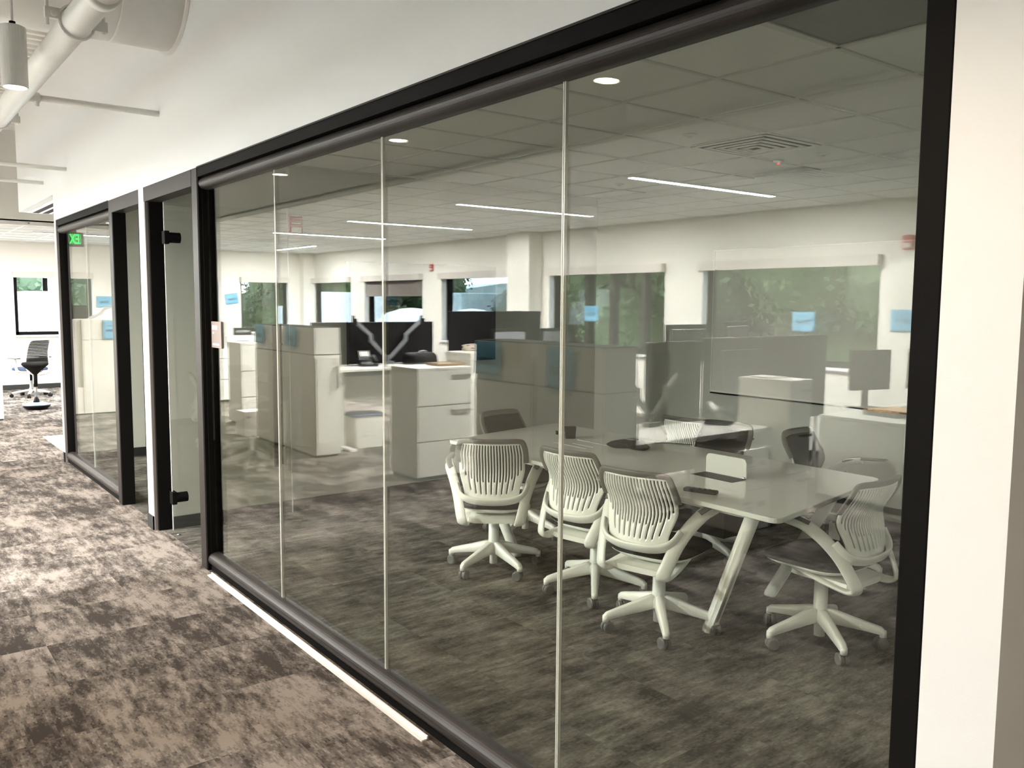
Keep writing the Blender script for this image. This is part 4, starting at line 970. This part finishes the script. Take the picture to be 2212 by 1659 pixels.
# ================================================================== OUTSIDE
struct(MB().box(-90, XS-T-0.01, -30, 95, -1.0, -0.92).box(XS-T-0.01, 40, YE+T+0.01, 95, -1.0, -0.92).build('ground', 'grass'), 'green ground outside the office', 'ground')
struct(MB().box(-16.5, XS-T-0.01, -20, 31, -0.95, -0.9).box(XS-T-0.01, 20, YE+T+0.01, 31, -0.95, -0.9).build('pavement', 'concrete'), 'pale concrete paving around the building', 'pavement')
def crown_mesh(seed, n, rad, hgt, leafsz):
    rnd = random.Random(seed); mb = MB()
    blobs = []
    for k in range(16):
        a = rnd.uniform(0, 2*math.pi); rr = rad*0.62*math.sqrt(rnd.random()); zz = rnd.uniform(0.12, 0.92)
        blobs.append((rr*math.cos(a), rr*math.sin(a), hgt*zz, rad*rnd.uniform(0.32, 0.5)*(1.15-0.45*zz)))
    for k in range(n):
        bx, by, bz, br = rnd.choice(blobs)
        d = Vector((rnd.gauss(0,1), rnd.gauss(0,1), rnd.gauss(0,1))).normalized()
        p = Vector((bx, by, bz)) + d*br*rnd.uniform(0.75, 1.04)
        nrm = (d + Vector((rnd.gauss(0,.5), rnd.gauss(0,.5), rnd.gauss(0,.5)+.3))).normalized()
        a = nrm.orthogonal().normalized(); b = nrm.cross(a); s_ = leafsz*rnd.uniform(0.6, 1.3); th = rnd.uniform(0, 6.28)
        a, b = a*math.cos(th)+b*math.sin(th), b*math.cos(th)-a*math.sin(th)
        i = len(mb.v); mb.v += [tuple(p-a*s_), tuple(p+b*s_*0.6), tuple(p+a*s_), tuple(p-b*s_*0.6)]; mb.f.append((i,i+1,i+2,i+3))
    core = MB()
    for (bx, by, bz, br) in blobs:
        core.lathe([(br*0.86*math.sin(math.pi*(k+0.02)/8.04), -br*0.86*math.cos(math.pi*k/8)) for k in range(9)], (bx, by, bz), n=10)
    me = mb.mesh('leaves'); return me, core.mesh('inner_foliage')
def trunk_mesh(h):
    return MB().tube([(0,0,-0.1), (0.05,0,h*0.3), (-0.08,0.05,h*0.6), (0,0,h)], 0.22, n=8, smooth=3, taper=(1.2, 0.4)).mesh('trunk')
kinds = []
for sd_, lm, lab in [(1, 'leaf1', 'dark green'), (2, 'leaf2', 'mid green'), (3, 'leaf3', 'light green')]:
    me, co = crown_mesh(sd_, 17000, 3.4, 7.6, 0.105); me.materials.append(M[lm]); co.materials.append(M[lm])
    tm = trunk_mesh(4.0); tm.materials.append(M['bark']); kinds.append((me, co, tm, lab))
spots = [ # x, y, scale, kind
    (-18, 6.5, 1.05, 1), (-17, 10.5, 1.1, 2), (-19, 14.5, 1.15, 1), (-17.5, 19.0, 1.05, 2), (-19.5, 23.5, 1.1, 0),
    (-26.5, 31.0, 0.95, 1), (-30, 36.0, 0.9, 0), (-19.0, 37.5, 1.0, 0), (-18.5, 42.5, 1.1, 1), (-20, 47.0, 1.2, 1), (-21, 54, 1.2, 0),
    (-17, 33, 1.0, 1), (-12.5, 32, 1.1, 2), (-8.5, 33, 1.1, 1), (-4, 33, 1.1, 0), (0, 34, 1.1, 1), (3.0, 33, 1.15, 0), (7.0, 34, 1.1, 1), (11, 33, 1.1, 2),
    (-13, 2.5, 1.0, 1), (-14, -2.0, 1.0, 0), (-34, 28, 0.9, 0)]
wh = ['first from the right', 'second from the right', 'third from the right', 'fourth from the right', 'at the right of the sky gap', 'at the left of the sky gap', 'furthest back beside the sky gap', 'behind the white tanks', 'left of the white tanks', 'at the far corner', 'furthest along the side']
for k, (x_, y_, s_, kd) in enumerate(spots):
    me, co, tm, lab = kinds[kd]
    place = wh[k] if k < len(wh) else ('beyond the end windows, number %s from the left' % ['one','two','three','four','five','six','seven','eight'][k-11] if k < 19 else ['out of view beside the building', 'out of view behind the building', 'far in the distance'][k-19])
    t = thing('leafy_tree', '%s leafy tree outside the windows, %s' % (lab, place), 'tree', (x_, y_, -0.9), random.uniform(0, 6.28), 'trees outside the office')
    t.scale = (s_, s_, s_*random.uniform(0.95, 1.1))
    for nm, m_ in (('leaves', me), ('inner_foliage', co), ('trunk', tm)):
        o = bpy.data.objects.new(nm, m_); C.objects.link(o); o.parent = t
        if nm == 'leaves': o['kind'] = 'stuff'
# white things outside
tk = thing('box_truck', 'white box truck parked outside the far end window', 'truck', (2.9, 24.0, -0.9))
MB().box(-1.3, 1.6, -1.2, 1.2, 0.5, 2.75).build('cargo_box', 'truck', tk, bevel=0.03)
MB().box(-1.8, -1.3, -1.1, 1.1, 0.4, 1.9).build('cab', 'tank', tk, bevel=0.08)
MB().box(-0.9, 0.9, -0.9, -0.82, 2.75, 3.35).box(-0.9, -0.8, -0.9, -0.8, 2.75, 3.4).box(0.2, 0.3, -0.9, -0.8, 2.75, 3.4).build('roof_rack', 'truck', tk)
for x_ in (-1.3, 1.0):
    for y_ in (-1.15, 1.15): MB().cyl((x_, y_-0.1, 0.35), (x_, y_+0.1, 0.35), 0.35).build('wheel', 'base', tk)
for k, (x_, y_, lab) in enumerate([(-10.8, 21.0, 'left'), (-11.0, 18.3, 'right')]):
    tp = thing('tarp_mound', 'rounded white tarp-covered mound outside the second window, ' + lab + ' one', 'tarp', (x_, y_, -0.9), 0, 'tarp mounds outside')
    MB().lathe([(1.25, 0), (1.22, 1.4), (1.05, 1.95), (0.7, 2.25), (0.3, 2.37), (0.02, 2.4)], n=24).build('cover', 'tarp', tp, smooth=True)
bx_ = thing('utility_tank', 'pale grey utility cabinet outside beyond the tarps', 'tank', (-16.2, 26.2, -0.9))
MB().box(-1.0, 1.0, -1.2, 1.2, 0, 2.9).build('body', 'tank', bx_, bevel=0.05); MB().box(1.0, 1.03, -0.8, 0.2, 1.4, 2.5).build('door', 'truck', bx_)
bl = thing('distant_shed', 'long low white shed seen through the third window', 'shed', (-27, 43, -0.9), R(8))
MB().box(-4, 4, -6, 6, 0, 3.0).build('walls', 'truck', bl); MB().loft([[(-4.2,-6.2,3.0),(4.2,-6.2,3.0),(4.2,6.2,3.0),(-4.2,6.2,3.0)], [(-0.1,-6.2,3.6),(0.1,-6.2,3.6),(0.1,6.2,3.6),(-0.1,6.2,3.6)]]).build('roof', 'tank', bl)
tr2 = thing('white_trailer', 'tall pale blue trailer outside the window next to the corner', 'trailer', (-10.6, 25.5, -0.9))
MB().box(-1.0, 1.0, -1.4, 1.4, 0.4, 2.85).build('body', 'truck', tr2, bevel=0.03); MB().box(-1.0, 1.0, 1.4, 2.2, 0.4, 2.4).build('nose', 'truck', tr2, bevel=0.03)
for y_ in (-0.8, 0.9): MB().cyl((1.0, y_, 0.35), (0.8, y_, 0.35), 0.35).build('wheel', 'base', tr2)
